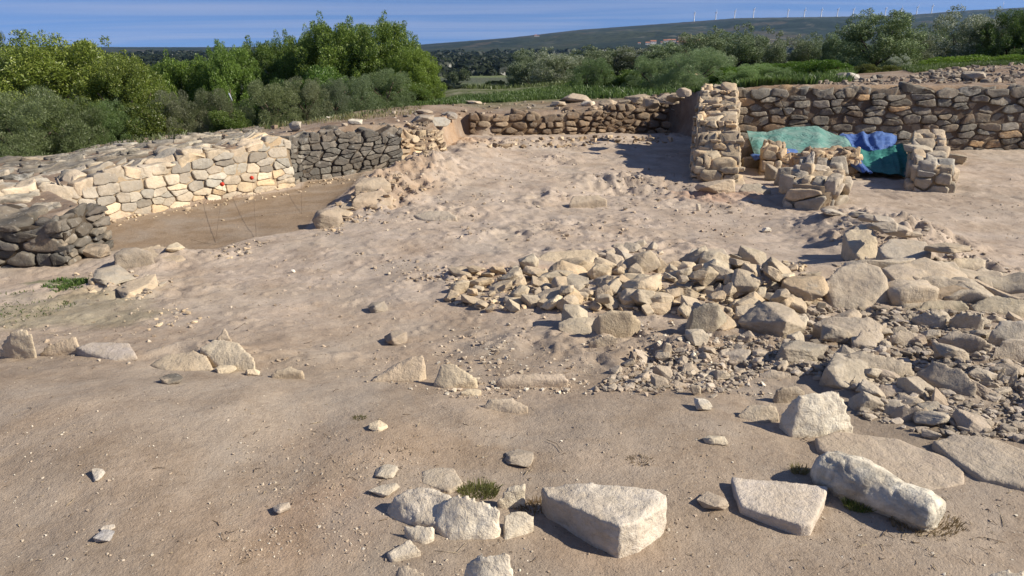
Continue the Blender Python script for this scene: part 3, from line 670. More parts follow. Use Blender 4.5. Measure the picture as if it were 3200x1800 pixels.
# low mortared block wall in front of the green sheet
wall('low earth-bonded wall stub with stones set in buff clay in front of the green sheet', [(4.62,12.75),(5.2,12.55),(6.05,12.70)], prof((0,-.16),(.5,-.05),(1.0,.0),(1.45,.02)), thick=.55, cw=.22, ch=.15, jit=.4, pal=pal_of(TAN, BUFF, (.42, .32, .21), BR), seed=101,
     batter=.05, bulge=.03, lich=(0, .4), ends=('end', 'start'), core_c=(.42, .29, .18), gap=.035)
# pier to the right of the sheets
wall('thick stone pier of big worn blocks to the right of the blue sheet', [(6.74,11.15),(7.30,12.4),(8.15,13.95)], prof((0,-.08),(.9,-.02),(1.6,.06),(2.9,.12)), thick=.52, cw=.42, ch=.24, jit=.3, pal=pal_of(TAN, (.44, .37, .28), (.40, .34, .26), LG), seed=111,
     batter=.04, bulge=.05, lich=(.1, .5), ends=('start', 'back'), core_c=(.36, .28, .19), gap=.02, n=22)
wall('small stone pier leaning on the spur wall beside the green sheet', [(4.32,12.75),(4.62,12.70),(4.85,13.05)], prof((0,-.02),(.4,.02),(.8,.08)), thick=.35, cw=.24, ch=.16, jit=.35, pal=spal, seed=115,
     batter=.05, bulge=.045, lich=(0, .4), core_c=(.36, .26, .17), gap=.02)

wall('low stub of coarse grey stones standing free in front of the buff clay stub', [(4.22,9.55),(4.62,10.2),(4.95,11.2)], prof((0,-.06),(.5,.0),(1.2,.03)), thick=.60, cw=.42, ch=.22, jit=.42, pal=pal_of(GREY, (.44,.38,.30), (.38,.33,.27), TAN), seed=131,
     batter=-.10, bulge=.04, lich=(.2, .7), ends=('start', 'back'), core_c=(.34, .27, .19), gap=.02, n=22, tilt=.3, proud=.06, capch=.2)

x1, y1, _, _ = G1(2240, 772); x2, y2, _, _ = G1(2420, 772); x3, y3, _, _ = G1(2640, 800)
wall('ruined wall base of broad flat slabs sunk in earth right of the giant boulder', [(x1, y1), (x2, y2), (x3, y3)], prof((0,-.02),(.5,.02),(1.2,.0)), thick=.80, cw=.50, ch=.16, jit=.25, pal=pal_of((.46,.385,.29), (.42,.35,.265), (.50,.42,.32), (.36,.30,.23)), seed=141,
     batter=.10, bulge=.02, lich=(.05, .4), core_c=(.33, .26, .185), gap=.015, capw=.46, capch=.34, cored=-.02)
# ------------------------------------------------------------------ loose stones the photo singles out
hull_rock('cut_block', 'thick triangular pale block with a sharp toothed edge, largest stone of the foreground', [(1360,1224,.10),(1420,1217,.11),(1490,1214,.12),(1560,1221,.125),(1640,1227,.13),(1680,1244,.13),(1679,1268,.12),(1610,1312,.125),(1560,1325,.13),(1500,1300,.125),(1430,1272,.11),(1375,1248,.10)],
          (1540,1390), (.68,.60,.49), lich=.22, base=.99, amp=.008, freq=12, vox=.009)
hull_rock('stone_slab', 'flat pinkish slab with a broken front edge, left of the long column-like stone', [(1838,1197,.042),(1935,1205,.046),(2083,1222,.05),(2078,1250,.05),(2042,1318,.05),(2015,1320,.05),(1935,1297,.046),(1862,1272,.04),(1848,1232,.04)],
          (1980,1335), (.64,.56,.47), lich=.12, base=.99, amp=.004, vox=.009)
def column_stone():
    x0, y0, z0, _ = G1(2075, 1205); x1, y1, z1, _ = G1(2345, 1325); A = Vector((x0, y0, z0+.05)); B = Vector((x1, y1, z1+.05)); d = (B-A); L = d.length
    d.normalize(); s = d.cross(Vector((0, 0, 1))).normalized(); u = s.cross(d); bm = bmesh.new(); rings = []
    for t, r in ((-.07, .04), (-.055, .070), (0, .088), (.25, .098), (.42, .096), (.58, .082), (.75, .076), (.9, .080), (1.0, .074), (1.03, .05)):
        c = A+d*L*t; rings.append([bm.verts.new(c+(s*math.cos(a)*1.1+u*math.sin(a)*.92)*r) for a in [k*math.tau/14+.2 for k in range(14)]])
    for a, b in zip(rings, rings[1:]):
        for k in range(14): bm.faces.new((a[k], a[(k+1) % 14], b[(k+1) % 14], b[k]))
    bm.faces.new(rings[0][::-1]); bm.faces.new(rings[-1])
    bmesh.ops.recalc_face_normals(bm, faces=bm.faces); M = (A+B)/2
    for v in bm.verts: v.co -= M
    V, T, Q = remeshed(bm, .008, .014, 5, 9, 'column_stone'); me = mesh_np('column_stone', V, [T, Q], M_LOOSE)
    o = link(bpy.data.objects.new('column_stone', me)); o.location = M; o.color = (.76, .70, .57, .55)
    tag(o, 'long rounded column-like stone lying on its side with a green tuft in front', 'stone')
column_stone()
hull_rock('white_boulder', 'white freshly broken boulder with a rough left side at the edge of the rubble field', [(1958,1050,.05),(1968,1030,.09),(2012,990,.19),(2108,980,.20),(2130,1010,.15),(2152,1078,.03),(2070,1080,.04),(1990,1084,.03)],
          (2060,1085), (.86,.79,.64), lich=.12, base=1.0, amp=.009, freq=18, undercut=-.1)
hull_rock('boulder', 'rough grey cream boulder half buried, left of the pair in the foreground', [(968,1285,.0),(990,1250,.06),(1040,1224,.09),(1085,1222,.10),(1135,1240,.10),(1150,1275,.06),(1100,1315,.03),(1010,1315,.0)],
          (1050,1330), (0.74,0.65,0.52), lich=.2, amp=.011, freq=18)
hull_rock('boulder', 'large cream domed boulder, right of the pair in the foreground', [(1085,1285,.03),(1120,1250,.10),(1165,1240,.125),(1230,1258,.12),(1262,1283,.10),(1243,1325,.05),(1195,1352,.0),(1130,1358,.0),(1095,1315,.03)],
          (1180,1362), (.80,.71,.56), lich=.05, amp=.010, freq=10)
hull_rock('stone', 'upright cream stone with a pointed top behind the dry grass tuft', [(1250,1255,.04),(1275,1225,.08),(1320,1213,.10),(1326,1222,.09),(1322,1268,.01),(1270,1280,.0)], (1290,1283), (0.72,0.63,0.48), vox=.008)
hull_rock('stone', 'fan shaped cream stone pointing down between the domed boulder and the thick block', [(1266,1296,.055),(1290,1281,.07),(1320,1283,.065),(1347,1300,.055),(1335,1320,.02),(1290,1350,.0),(1268,1362,.0)], (1300,1362), (.68,.60,.47), vox=.008)
hull_rock('stone', 'small half-moon cream stone below the rough grey boulder', [(1011,1320,.04),(1050,1319,.05),(1092,1322,.05),(1091,1345,.03),(1065,1372,.0),(1035,1362,.0)], (1055,1372), (0.72,0.63,0.49), vox=.008)
hull_rock('stone', 'small squared flat stone below the half-moon stone', [(972,1388,.02),(1030,1354,.035),(1060,1384,.03),(985,1408,.01)], (1015,1405), (0.67,0.58,0.45), vox=.007, amp=.003)
hull_rock('boulder', 'pale cracked boulder cut by the bottom edge of the picture', [(1155,1470,.02),(1170,1420,.09),(1215,1382,.15),(1275,1378,.16),(1296,1425,.10),(1298,1500,.02),(1200,1510,.02)], (1230,1520), (0.74,0.66,0.53), lich=.2, amp=.010, freq=10)
hull_rock('stone', 'grey round topped stone low at the bottom edge', [(985,1455,.01),(1000,1425,.05),(1030,1419,.06),(1065,1440,.04),(1075,1470,.01),(1010,1480,.0)], (1030,1470), (.44,.37,.29), lich=.2, vox=.008)
hull_rock('boulder', 'white stone in the bottom right corner', [(2478,1455,.02),(2495,1430,.05),(2530,1425,.06),(2590,1435,.06),(2600,1470,.02),(2500,1480,.0)], (2530,1475), (.68,.62,.51), vox=.01)
hull_rock('embedded_slab', 'dusty slab set flush in the earth behind the foreground boulders', [(1060,1182,.012),(1100,1174,.016),(1142,1176,.016),(1166,1213,.018),(1130,1234,.012),(1060,1215,.008)], (1110,1210), (.47,.40,.31), amp=.003, vox=.009, lich=.02)
hull_rock('rock', 'wedge shaped rock with a lit right end, on the edge between floor and foreground', [(930,958,.0),(990,917,.055),(1035,895,.11),(1066,890,.13),(1072,922,.07),(1052,962,.0),(1000,958,.0)], (1010,962), (.60,.47,.33), vox=.011, base=1.0)
hull_rock('rock', 'cream rock with a smooth sloping right side, next right of the wedge rock', [(1088,968,.0),(1108,915,.10),(1142,910,.115),(1205,952,.05),(1203,972,.0),(1120,976,.0)], (1150,976), (.66,.55,.38), vox=.011, base=1.0)
hull_rock('stone_slab', 'long low pinkish slab lying to the right of the wedge and sloping rocks', [(1243,955,.03),(1290,940,.05),(1412,937,.06),(1435,955,.05),(1425,972,.0),(1262,972,.0)], (1340,974), (.55,.44,.33), vox=.011, base=1.0, amp=.005)
hull_rock('stone', 'flat cream chip below the sloping rock', [(1155,985,.02),(1180,976,.025),(1215,978,.025),(1200,996,.0),(1162,993,.0)], (1185,997), (.60,.50,.35), vox=.008, amp=.003)
hull_rock('rock', 'low pinkish rock half sunk below the long slab', [(1203,1030,.0),(1225,1003,.05),(1290,1000,.05),(1330,1022,.03),(1300,1040,.0)], (1265,1040), (.50,.41,.31), vox=.01)
hull_rock('rock', 'low rounded dusty rock left of the white broken boulder', [(1850,1045,.02),(1885,1015,.06),(1955,1016,.07),(1962,1050,.02),(1900,1062,.0)], (1905,1062), (.52,.44,.33), vox=.011)
hull_rock('stone_slab', 'large smooth ground-level slab behind the column-like stone', [(2050,1098,.010),(2110,1084,.016),(2260,1104,.018),(2425,1165,.020),(2425,1215,.016),(2330,1240,.010),(2180,1190,.008),(2060,1130,.006)], (2250,1160), (.43,.35,.27), amp=.006, freq=7, lich=.03)
hull_rock('stone_slab', 'broad flat slab at the right edge below the rubble field', [(2345,1108,.012),(2400,1090,.02),(2510,1102,.024),(2600,1140,.024),(2600,1230,.016),(2470,1200,.012),(2390,1150,.008)], (2480,1165), (.40,.34,.27), amp=.006, lich=.1)
# left edge of the foreground bank
hull_rock('rock', 'cream leaning block at the far left edge', [(-8,885,.02),(20,835,.17),(62,822,.20),(88,850,.14),(75,890,.02),(30,900,.0)], (35,905), (.66,.55,.39), base=1.0)
hull_rock('rock', 'cream corner of a buried block, next right of the leaning block', [(95,885,.01),(130,860,.07),(190,843,.11),(200,868,.07),(185,890,.0),(120,893,.0)], (150,893), (.58,.45,.31), base=1.0)
hull_rock('stone_slab', 'smooth grey slab lying flat on the left of the bank', [(190,872,.03),(235,860,.035),(325,862,.035),(345,895,.02),(290,908,.0),(215,888,.01)], (270,906), (.44,.38,.33), amp=.003, lich=.02)
hull_rock('boulder', 'domed cream boulder with an undercut left side on the left of the bank', [(500,875,.08),(540,852,.11),(600,860,.12),(640,900,.07),(642,935,.0),(560,930,.0),(515,900,.02)], (580,935), (.64,.54,.39), lich=.03)
hull_rock('embedded_slab', 'broad sandy buried rock left of the domed boulder', [(375,918,.0),(420,890,.04),(490,880,.06),(520,895,.05),(540,930,.0),(420,934,.0)], (450,934), (.50,.40,.28), amp=.006)
hull_rock('stone', 'small triangular stone standing behind the domed boulder', [(540,855,.03),(566,820,.1),(585,855,.04),(570,862,.0)], (565,862), (.60,.48,.35))
hull_rock('rock', 'low tan rock half sunk at the right end of the left bank', [(670,950,.0),(690,930,.04),(730,920,.05),(768,935,.04),(770,952,.0)], (725,955), (.50,.40,.28))
rock('stone_chip', 'thin cream chip lying in front of the domed boulder', 565, 938, 50, 16, CREAM, depth=.5, cat='stone'); rock('stone_chip', 'cream chip at the foot of the domed boulder, right of the thin one', 632, 945, 40, 20, CREAM, depth=.5, cat='stone')
rock('stone', 'single white stone on the bare foreground left', 238, 1208, 36, 27, (0.67,0.59,0.48), cat='stone'); rock('stone', 'bluish grey stone low on the left foreground', 258, 1362, 38, 26, (.38,.36,.34), cat='stone', lich=0)
rock('stone', 'small pale stone just above the bluish grey one', 268, 1336, 24, 14, (.50,.45,.38), cat='stone', lich=0); rock('stone', 'small pinkish stone left of the foreground boulders', 705, 1292, 32, 25, (.52,.43,.34), cat='stone')
rock('stone', 'small cream stone in the middle of the bare foreground', 948, 1083, 34, 20, CREAM, cat='stone'); rock('flat_stone', 'diamond shaped flat stone above the rough grey boulder', 968, 1204, 58, 26, (.54,.46,.35), cat='stone', depth=.9)
rock('flat_stone', 'narrow slanting flat stone below the diamond shaped one', 965, 1245, 46, 26, (.54,.46,.35), cat='stone'); rock('stone', 'brown pyramid-like stone alone in the middle foreground', 1305, 1170, 66, 34, (.42,.35,.27), cat='stone', sink=.05)
rock('brick_stone', 'small brick shaped stone lying alone right of the middle foreground', 1800, 1118, 62, 20, (.50,.43,.32), cat='stone', depth=.35, yaw=-.1, shape=1); rock('stone', 'small cream cube-like stone above the brick shaped stone', 1772, 1035, 40, 32, (0.69,0.60,0.47), cat='stone')
rock('stone', 'little brown stone left of the flat slab', 1800, 1282, 50, 34, (.40,.32,.24), cat='stone'); rock('stone', 'dark grey stone alone on the foreground edge at left', 425, 965, 40, 22, (.33,.27,.21), cat='stone', lich=.6)
# the floor
hull_rock('boulder', 'brown cracked boulder with a dark left face beside the swept trench', [(285,640,.16),(310,622,.20),(350,622,.19),(385,635,.13),(388,660,.02),(340,662,.02),(290,655,.02)], (335,668), (.26,.22,.18), lich=.5, vox=.016, amp=.010)
hull_rock('rock', 'tan buried rock touching the right side of the cracked brown boulder', [(345,625,.10),(400,615,.11),(440,630,.07),(470,650,.03),(400,670,.0),(350,672,.0)], (400,675), (.42,.33,.23), vox=.018, amp=.012)
rock('stone', 'flat cream stone on the tan buried rock', 432, 636, 38, 20, CREAM, cat='stone'); rock('rock', 'brown rough rock at the foot of the dark left wall', 230, 650, 70, 40, (.33,.26,.19), lich=.5); rock('rock', 'grey rock by the green weeds under the dark left wall', 262, 712, 85, 30, GREY, lich=.4)
rock('rock', 'low tan rock right of the weeds', 340, 735, 80, 26, TAN); rock('boulder', 'rounded grey brown boulder at the corner of the swept trench', 822, 573, 68, 50, (.36,.29,.22), lich=.3, shape=4)
hull_rock('boulder', 'long brown boulder on the trench edge between trench and floor', [(885,505,.10),(900,485,.15),(960,478,.15),(990,492,.10),(985,515,.02),(900,520,.02)], (945,522), (.42,.32,.225), vox=.018, amp=.012, lich=.15)
hull_rock('boulder', 'grey fronted boulder at the top corner of the trench edge', [(890,465,.12),(915,445,.18),(965,445,.18),(985,462,.1),(960,480,.02),(900,478,.02)], (930,480), (.40,.32,.235), vox=.018, amp=.012, lich=.25)
rock('rock', 'small rock in the trench edge below the long brown boulder', 880, 530, 45, 18, TAN); rock('rock', 'flat tan rock along the trench edge', 855, 545, 60, 22, TAN)
hull_rock('rock', 'pale flat rock with a grey facet in the middle of the floor', [(1040,540,.03),(1080,528,.08),(1130,530,.09),(1150,545,.06),(1110,558,.0),(1060,552,.0)], (1095,560), (.52,.44,.34), vox=.018)
hull_rock('rock', 'tan rock with a dark left face alone on the upper floor', [(1430,515,.05),(1440,490,.16),(1500,488,.17),(1528,500,.12),(1526,516,.02),(1470,522,.0)], (1480,522), (.48,.39,.29), vox=.018, base=1.0)
hull_rock('embedded_slab', 'large sandy flat rock bedded in the floor just behind the rubble heap', [(1345,648,.03),(1380,632,.06),(1480,625,.08),(1507,640,.05),(1480,662,.01),(1370,664,.0)], (1430,664), (.56,.45,.31), amp=.008, vox=.015)
hull_rock('stone_slab', 'pale flat slab lying on the floor right of the small stone cluster', [(1726,647,.02),(1742,624,.03),(1822,624,.035),(1832,640,.03),(1800,652,.01)], (1780,652), (.50,.43,.34), amp=.003, vox=.012)
rock('boulder', 'tan boulder beside the slab at the foot of the spur wall', 1805, 485, 75, 42, (.46,.37,.27), lich=.2); hull_rock('rock', 'oval pale rock on the floor right of the foot of the spur wall', [(1858,478,.03),(1870,462,.1),(1910,460,.12),(1940,474,.08),(1935,485,.02),(1890,490,.0)], (1900,490), (.52,.45,.34), vox=.018)
hull_rock('rock', 'low tan slab right at the end of the spur wall', [(1780,455,.03),(1800,445,.09),(1870,447,.09),(1875,462,.03),(1820,468,.0)], (1830,466), (.48,.38,.27), vox=.02)
rock('stone', 'small upright white stone on the floor near the spur wall', 1757, 532, 10, 20, WHITE, cat='stone'); rock('stone', 'white pebble alone on the left of the floor', 737, 686, 10, 9, (.8,.76,.66), cat='stone', lich=0)
rock('stone', 'white stone half in shade on the right of the floor', 1930, 584, 22, 14, WHITE, cat='stone'); rock('stone', 'dark stone on the floor left of the rubble heap', 948, 785, 42, 26, (.25,.21,.17), cat='stone', lich=.6)
rock('stone', 'dark pointed rock alone on the slope above the wedge rock', 995, 865, 50, 36, (.27,.22,.18), cat='stone', lich=.4, shape=3)
# heads of the boulders between floor and eye
hull_rock('boulder', 'big boulder with a shaded green-brown front in front of the rubble heap', [(1485,818,0.030),(1505,790,0.165),(1540,775,0.203),(1590,780,0.188),(1618,810,0.090),(1600,835,0.015),(1545,842,0.015),(1500,828,0.038)], (1555,843), (.47,.38,.26), lich=.1, vox=.016, base=.95)
rock('boulder', 'squared stone propped on the left shoulder of the big shaded boulder', 1447, 812, 62, 48, (.50,.41,.29), dz=.03, shape=3); rock('rock', 'rough cream rock under the propped squared stone', 1458, 838, 85, 34, (.54,.44,.31))
hull_rock('rock', 'small rock with a dark left facet below the big shaded boulder', [(1478,862,.02),(1503,833,.1),(1535,832,.1),(1562,858,.03),(1520,868,.0)], (1520,868), (.50,.41,.30), lich=.1)
hull_rock('boulder', 'rounded grey boulder casting a long shadow at the right end of the heap', [(1725,810,.03),(1738,780,.17),(1775,757,.23),(1810,762,.22),(1830,795,.1),(1815,818,.0),(1750,820,.0)], (1780,822), (.42,.37,.28), lich=.35, vox=.016)
rock('rock', 'bristly pale rock below the grey boulder', 1755, 868, 50, 46, (.52,.44,.33), lich=.1, shape=7); rock('flat_stone', 'flat stone wedged under the grey boulder', 1810, 828, 90, 16, TAN, dz=.01, cat='stone')
rock('stone', 'small upright square stone on the slope right of centre', 1678, 895, 24, 34, (.52,.44,.33), cat='stone', depth=.4); rock('stone', 'thin upright sliver of stone left of the upright square stone', 1592, 908, 16, 26, (.36,.29,.22), cat='stone', depth=.4)
rock('stone', 'small upright chip below the pile, casting a dark shadow', 1752, 995, 26, 28, (.5,.43,.33), cat='stone', depth=.5)
# ruined wall stub on the right
hull_rock('boulder', 'giant grey boulder with a rounded left end at the left of the right-hand stub', [(2070,735,0.077),(2075,700,0.166),(2110,670,0.230),(2170,655,0.256),(2215,668,0.243),(2232,705,0.179),(2240,760,0.032),(2180,780,0.000),(2100,778,0.000)], (2160,785), (.47,.40,.31), lich=.12, vox=.02, amp=.022, base=.98, freq=6)
hull_rock('boulder', 'leaning block with one bright sunlit face at the head of the right-hand stub', [(2122,585,0.166),(2165,562,0.218),(2195,565,0.211),(2208,600,0.154),(2210,648,0.013),(2165,655,0.000),(2135,620,0.096)], (2175,655), (.55,.46,.33), lich=.1, vox=.018, amp=.01, base=1.0)
hull_rock('stone_slab', 'flat grey slab resting beside the bright leaning block', [(2208,622,0.128),(2240,598,0.166),(2330,605,0.154),(2345,635,0.109),(2300,658,0.077),(2222,645,0.090)], (2280,680), (.47,.41,.33), lich=.2, vox=.018)
for px, py, w, h, dz, lab in [(2228,585,60,34,.18,'grey rock on top behind the bright leaning block'),(2262,592,60,30,.15,'crumbling rock on the crest of the right-hand stub'),(2195,560,44,24,.1,'small pale rock behind the crest of the right-hand stub'),
     (2165,548,50,20,.0,'low rock where the stub fades into the floor'),(2110,548,60,22,.0,'rock with a dark left side left of the crest of the stub'),(2230,565,45,22,.12,'whitish rough stone high on the crest'),
     (2300,600,55,22,.1,'flat rubble stone right of the crest'),(2395,642,78,36,.08,'tan block with rounded ends standing on the far edge of the stub')]:
    rock('rock', lab, px, py, w, h, (.47,.41,.33) if px != 2395 else (.46,.37,.26), dz=dz, lich=.25)
for pts, ref, lab, c in [
    ([(2215,672,0.154),(2260,660,0.160),(2325,678,0.154),(2340,690,0.128),(2300,720,0.077),(2250,705,0.115)], (2290,760), 'thin triangular slab right of the giant boulder', (.47,.39,.30)),
    ([(2225,725,0.077),(2255,718,0.102),(2290,735,0.090),(2300,762,0.026),(2260,770,0.000)], (2265,775), 'speckled stone tucked against the right foot of the giant boulder', (.42,.36,.28)),
    ([(2285,715,0.096),(2310,695,0.154),(2370,692,0.160),(2440,705,0.154),(2435,748,0.032),(2300,745,0.032)], (2370,765), 'long block with a shadow notch right of the giant boulder', (.48,.40,.30)),
    ([(2325,680,0.096),(2350,655,0.141),(2400,655,0.128),(2425,685,0.077),(2380,698,0.038)], (2375,715), 'rounded pale slab behind the long block', (.50,.42,.32)),
    ([(2380,655,0.077),(2420,645,0.090),(2480,650,0.077),(2480,672,0.032),(2400,672,0.032)], (2430,685), 'flat tan slab along the far side of the stub', (.50,.42,.31)),
    ([(2435,690,0.077),(2470,668,0.096),(2540,690,0.077),(2575,710,0.051),(2560,722,0.013),(2460,700,0.026)], (2510,730), 'long thin pale slab sliding off the right end of the stub', (.54,.46,.35)),
    ([(2430,735,0.064),(2450,705,0.128),(2490,705,0.128),(2515,735,0.064),(2510,752,0.000),(2440,752,0.000)], (2475,760), 'blackened rock right of the long block', (.30,.26,.21)),
    ([(2440,765,0.032),(2500,738,0.096),(2580,745,0.102),(2600,775,0.032),(2560,790,0.000),(2450,785,0.000)], (2510,795), 'smooth sloping boulder at the right edge', (.42,.36,.26)),
    ([(2300,780,0.032),(2330,752,0.077),(2420,752,0.077),(2440,770,0.038),(2400,785,0.000)], (2370,790), 'lower greenish course stone under the long block', (.31,.27,.19))]:
    hull_rock('rock', lab, pts, ref, c, lich=.2, vox=.018, amp=.014, base=1.0)
rock('stone', 'little squared stone with a dark left face near the right edge', 2508, 728, 34, 32, (.45,.36,.26), cat='stone')
# slabs of the rubble field
for pts, ref, lab, c in [
    ([(2045,815,.06),(2075,795,.10),(2190,795,.12),(2225,820,.08),(2190,865,.03),(2120,850,.05)], (2130,868), 'large tilted slab just below the giant boulder', (.44,.37,.29)),
    ([(2140,860,.03),(2165,830,.08),(2210,825,.08),(2228,840,.05),(2190,880,.0)], (2180,880), 'oval slab overlapping the large tilted slab', (.46,.39,.31)),
    ([(2235,845,.05),(2260,828,.08),(2310,832,.08),(2320,860,.03),(2270,872,.0)], (2280,872), 'slab with a notched upper edge in the rubble field', (.46,.38,.29)),
    ([(2085,915,.03),(2120,890,.10),(2180,880,.12),(2290,905,.09),(2305,935,.03),(2240,960,.0),(2130,925,.02)], (2200,958), 'long slab with a shaded front face in the rubble field', (.44,.37,.28)),
    ([(2300,930,.04),(2350,905,.10),(2420,925,.10),(2460,970,.05),(2450,1000,.0),(2340,960,.02)], (2390,1000), 'rough pitted boulder low in the rubble field', (.33,.28,.22)),
    ([(2360,850,.06),(2400,828,.1),(2480,850,.1),(2510,875,.05),(2440,880,.02)], (2430,885), 'grey slab bridging a dark gap near the right edge', (.43,.36,.28)),
    ([(2490,830,.1),(2520,800,.16),(2600,805,.16),(2600,850,.05),(2540,860,.04)], (2545,862), 'smooth grey slab at the right edge above the dark gap', (.45,.40,.33)),
    ([(2500,875,.12),(2530,845,.18),(2600,845,.18),(2600,900,.05),(2530,890,.05)], (2550,900), 'large pale slab jutting in from the right edge', (.46,.41,.34)),
    ([(2500,945,.06),(2530,918,.12),(2600,925,.12),(2600,970,.02),(2520,975,.0)], (2550,975), 'shaded squared stone at the right edge', (.36,.30,.23)),
    ([(2290,795,.04),(2330,780,.1),(2390,790,.1),(2370,815,.04),(2310,812,.02)], (2340,815), 'pale flat stone between the stub and the rubble field', (.46,.40,.32)),
    ([(2385,800,.04),(2420,780,.12),(2470,785,.12),(2480,815,.04),(2410,820,.0)], (2430,820), 'pale angular stone with a dark hollow beside it', (.50,.44,.35)),
    ([(2180,985,.02),(2215,960,.06),(2270,965,.06),(2285,990,.02),(2220,1000,.0)], (2230,1000), 'pinkish slab right of the white broken boulder', (.43,.35,.28)),
    ([(2230,1035,.02),(2270,1010,.08),(2340,1020,.08),(2350,1050,.02),(2270,1060,.0)], (2290,1060), 'bedded slab low on the right of the rubble field', (.40,.33,.26)),
    ([(2105,960,.02),(2125,940,.07),(2180,945,.07),(2190,968,.02),(2140,975,.0)], (2145,975), 'cream wedge stone behind the white broken boulder', (.50,.42,.32)),
    ([(1940,1000,.02),(1955,975,.09),(2000,965,.1),(2035,985,.06),(2000,1005,.0)], (1990,1008), 'brown stone with a shaded hollow behind the white broken boulder', (.42,.34,.25)),
    ([(1900,945,.01),(1935,925,.04),(2000,935,.04),(1990,955,.0),(1920,955,.0)], (1950,957), 'low slab bedded left of the rubble field', (.44,.36,.28))]:
    hull_rock('stone_slab', lab, pts, ref, c, lich=.22, vox=.014, amp=.009, base=1.0)
# stones by the sheets and round the spur
for px, py, w, h, c, lab in [(1908,423,64,34,(.42,.35,.26),'long rounded kerb stone in front of the blue sheet'),(1873,410,44,60,(.44,.35,.25),'upright rough stone against the foot of the small pier'),
     (1948,418,40,50,(.30,.27,.22),'leaning flat stone standing on edge by the buff clay stub'),(1987,470,44,52,(.34,.31,.26),'squared upright stone in the shade'),(1948,455,36,46,(.22,.20,.17),'dark upright stone left of the squared one'),
     (1993,412,34,30,(.27,.25,.22),'grey upright slab against the buff clay stub'),(2095,537,42,22,(.46,.38,.29),'flat stone at the foot of the free-standing coarse stub'),
     (2410,412,38,26,(.46,.38,.27),'flat stones on the floor right of the thick pier'),(1760,222,36,36,(.62,.47,.28),'orange cream stone balanced on top of the corner of the walls'),
     (1722,243,34,22,(.34,.27,.20),'tan stone left of the orange stone on the wall corner')]:
    rock('rock', lab, px, py, w, h, c, lich=.2, dz=(.24 if py < 250 else 0))
for px, py, w, h, dz in [(2020,440,40,16,.42),(2060,438,50,16,.44),(2100,448,46,16,.42),(2075,455,36,14,.40)]:
    rock('rock', 'small stone lying on the free-standing coarse grey stub', px, py, w, h, (.48,.41,.32), group='small stones on the coarse grey stub', dz=dz, lich=.2)
for px, py, w, h, dz in [(2318,388,50,24,.42),(2345,472,92,36,.0),(2388,458,40,46,.0)]:
    rock('boulder', 'worn block of the thick right pier', px, py, w, h, (.43,.37,.28) if py < 440 else (.54,.45,.34), group='worn blocks heaped on the right pier', dz=dz, lich=.25)
# crest of the site
for px, py, w, h, c, lab in [(745,338,34,26,(.50,.45,.36),'pale stone on the bank over the inner corner of the walls'),(893,316,36,16,WHITE,'small white stones on the bank behind the dark wall'),(825,299,12,6,(.8,.78,.7),'tiny white stone by the bushes'),
     (1450,258,66,24,(.46,.38,.29),'broad pale boulder on the ground behind the low back wall'),(1480,268,30,14,(0.67,0.60,0.49),'white rock right of the broad pale boulder'),(1405,268,30,14,(.40,.33,.25),'brown stone left of the broad pale boulder'),
     (2147,205,30,22,(.66,.62,.54),'white stone on the ground above the high wall'),(2125,205,40,22,(.34,.31,.27),'grey stone leaning on the white stone above the high wall'),(2456,205,46,26,(.33,.30,.25),'pyramid shaped grey stone on the ground at upper right'),
     (1100,318,48,24,(.36,.33,.28),'grey stones on the bank beside the earth section'),(1060,322,52,24,(.36,.32,.27),'dark speckled stone at the top of the broken wall'),(1130,300,30,18,(.30,.27,.24),'dark stone at the end of the row on the bank'),
     (415,330,14,8,WHITE,'white stone on the rim of the left bank'),(388,350,14,6,WHITE,'long white stone on the rim of the left bank'),(1195,262,30,9,(.50,.42,.32),'low pale stones beside the path'),(1065,285,34,9,(.46,.37,.28),'low tan stone on the upper bank')]:
    rock('rock' if w > 20 else 'stone', lab, px, py, w, h, c, lich=.25)
for px, py, w, h, dz in [(1560,293,46,26,.0),(1602,280,44,24,.0),(1640,272,40,24,.05),(1682,262,44,24,.1),(1655,290,36,22,.0),(1702,256,34,20,.15),(1530,283,36,20,.0),(1590,302,32,18,.0),(1625,258,40,18,.0),(1575,268,30,16,.0)]:
    rock('rock', 'brown stone piled on the low back wall towards the tall spur', px, py, w, h, random.choice([(.27,.20,.14),(.36,.28,.19),(.44,.35,.25)]), group='brown stones piled at the back corner', dz=dz, lich=.3)
NAMED = NROCK
# ------------------------------------------------------------------ rubble: separate stones by the hundred, in patches
def sample(poly, n, dmin, seed, tries=40):
    """blue-noise points inside an outline, in picture proportions but then set down on the land"""
    r = random.Random(seed); xs = [a for a, _ in poly]; ys = [b for _, b in poly]; pts = []; pl = np.array(poly, float)
    for k in range(n*tries):
        if len(pts) >= n: break
        x = r.uniform(min(xs), max(xs)); y = r.uniform(min(ys), max(ys))
        if not inpoly(np.array([x]), np.array([y]), pl)[0]: continue
        if all(((x-a)/dmin)**2+((y-b)/(dmin*.55))**2 > 1 for a, b in pts): pts.append((x, y))
    return sorted(pts, key=lambda p: p[1])
def patch(poly, n, dmin, size, cols, label, group, seed, dzf=0, lich=.15, asp=.8):
    r = random.Random(seed)
    for px, py in sample(poly, n, dmin, seed):
        w = size*math.exp(r.gauss(0, .34)); rock('rock', label, px, py, w, w*asp*r.uniform(.6, .95), r.choice(cols), group=group, dz=(r.uniform(0, dzf) if dzf else 0), depth=r.uniform(.6, 1), tilt=.5, lich=lich, sink=.42)
HEAP = [(1120,760),(1130,700),(1240,672),(1500,668),(1700,672),(1800,660),(1960,655),(2060,665),(2075,760),(1950,800),(1880,810),(1700,790),(1500,790),(1230,782)]
hc = [CREAM, (.54,.44,.31), TAN, (.50,.42,.31), (.46,.38,.28), BUFF]
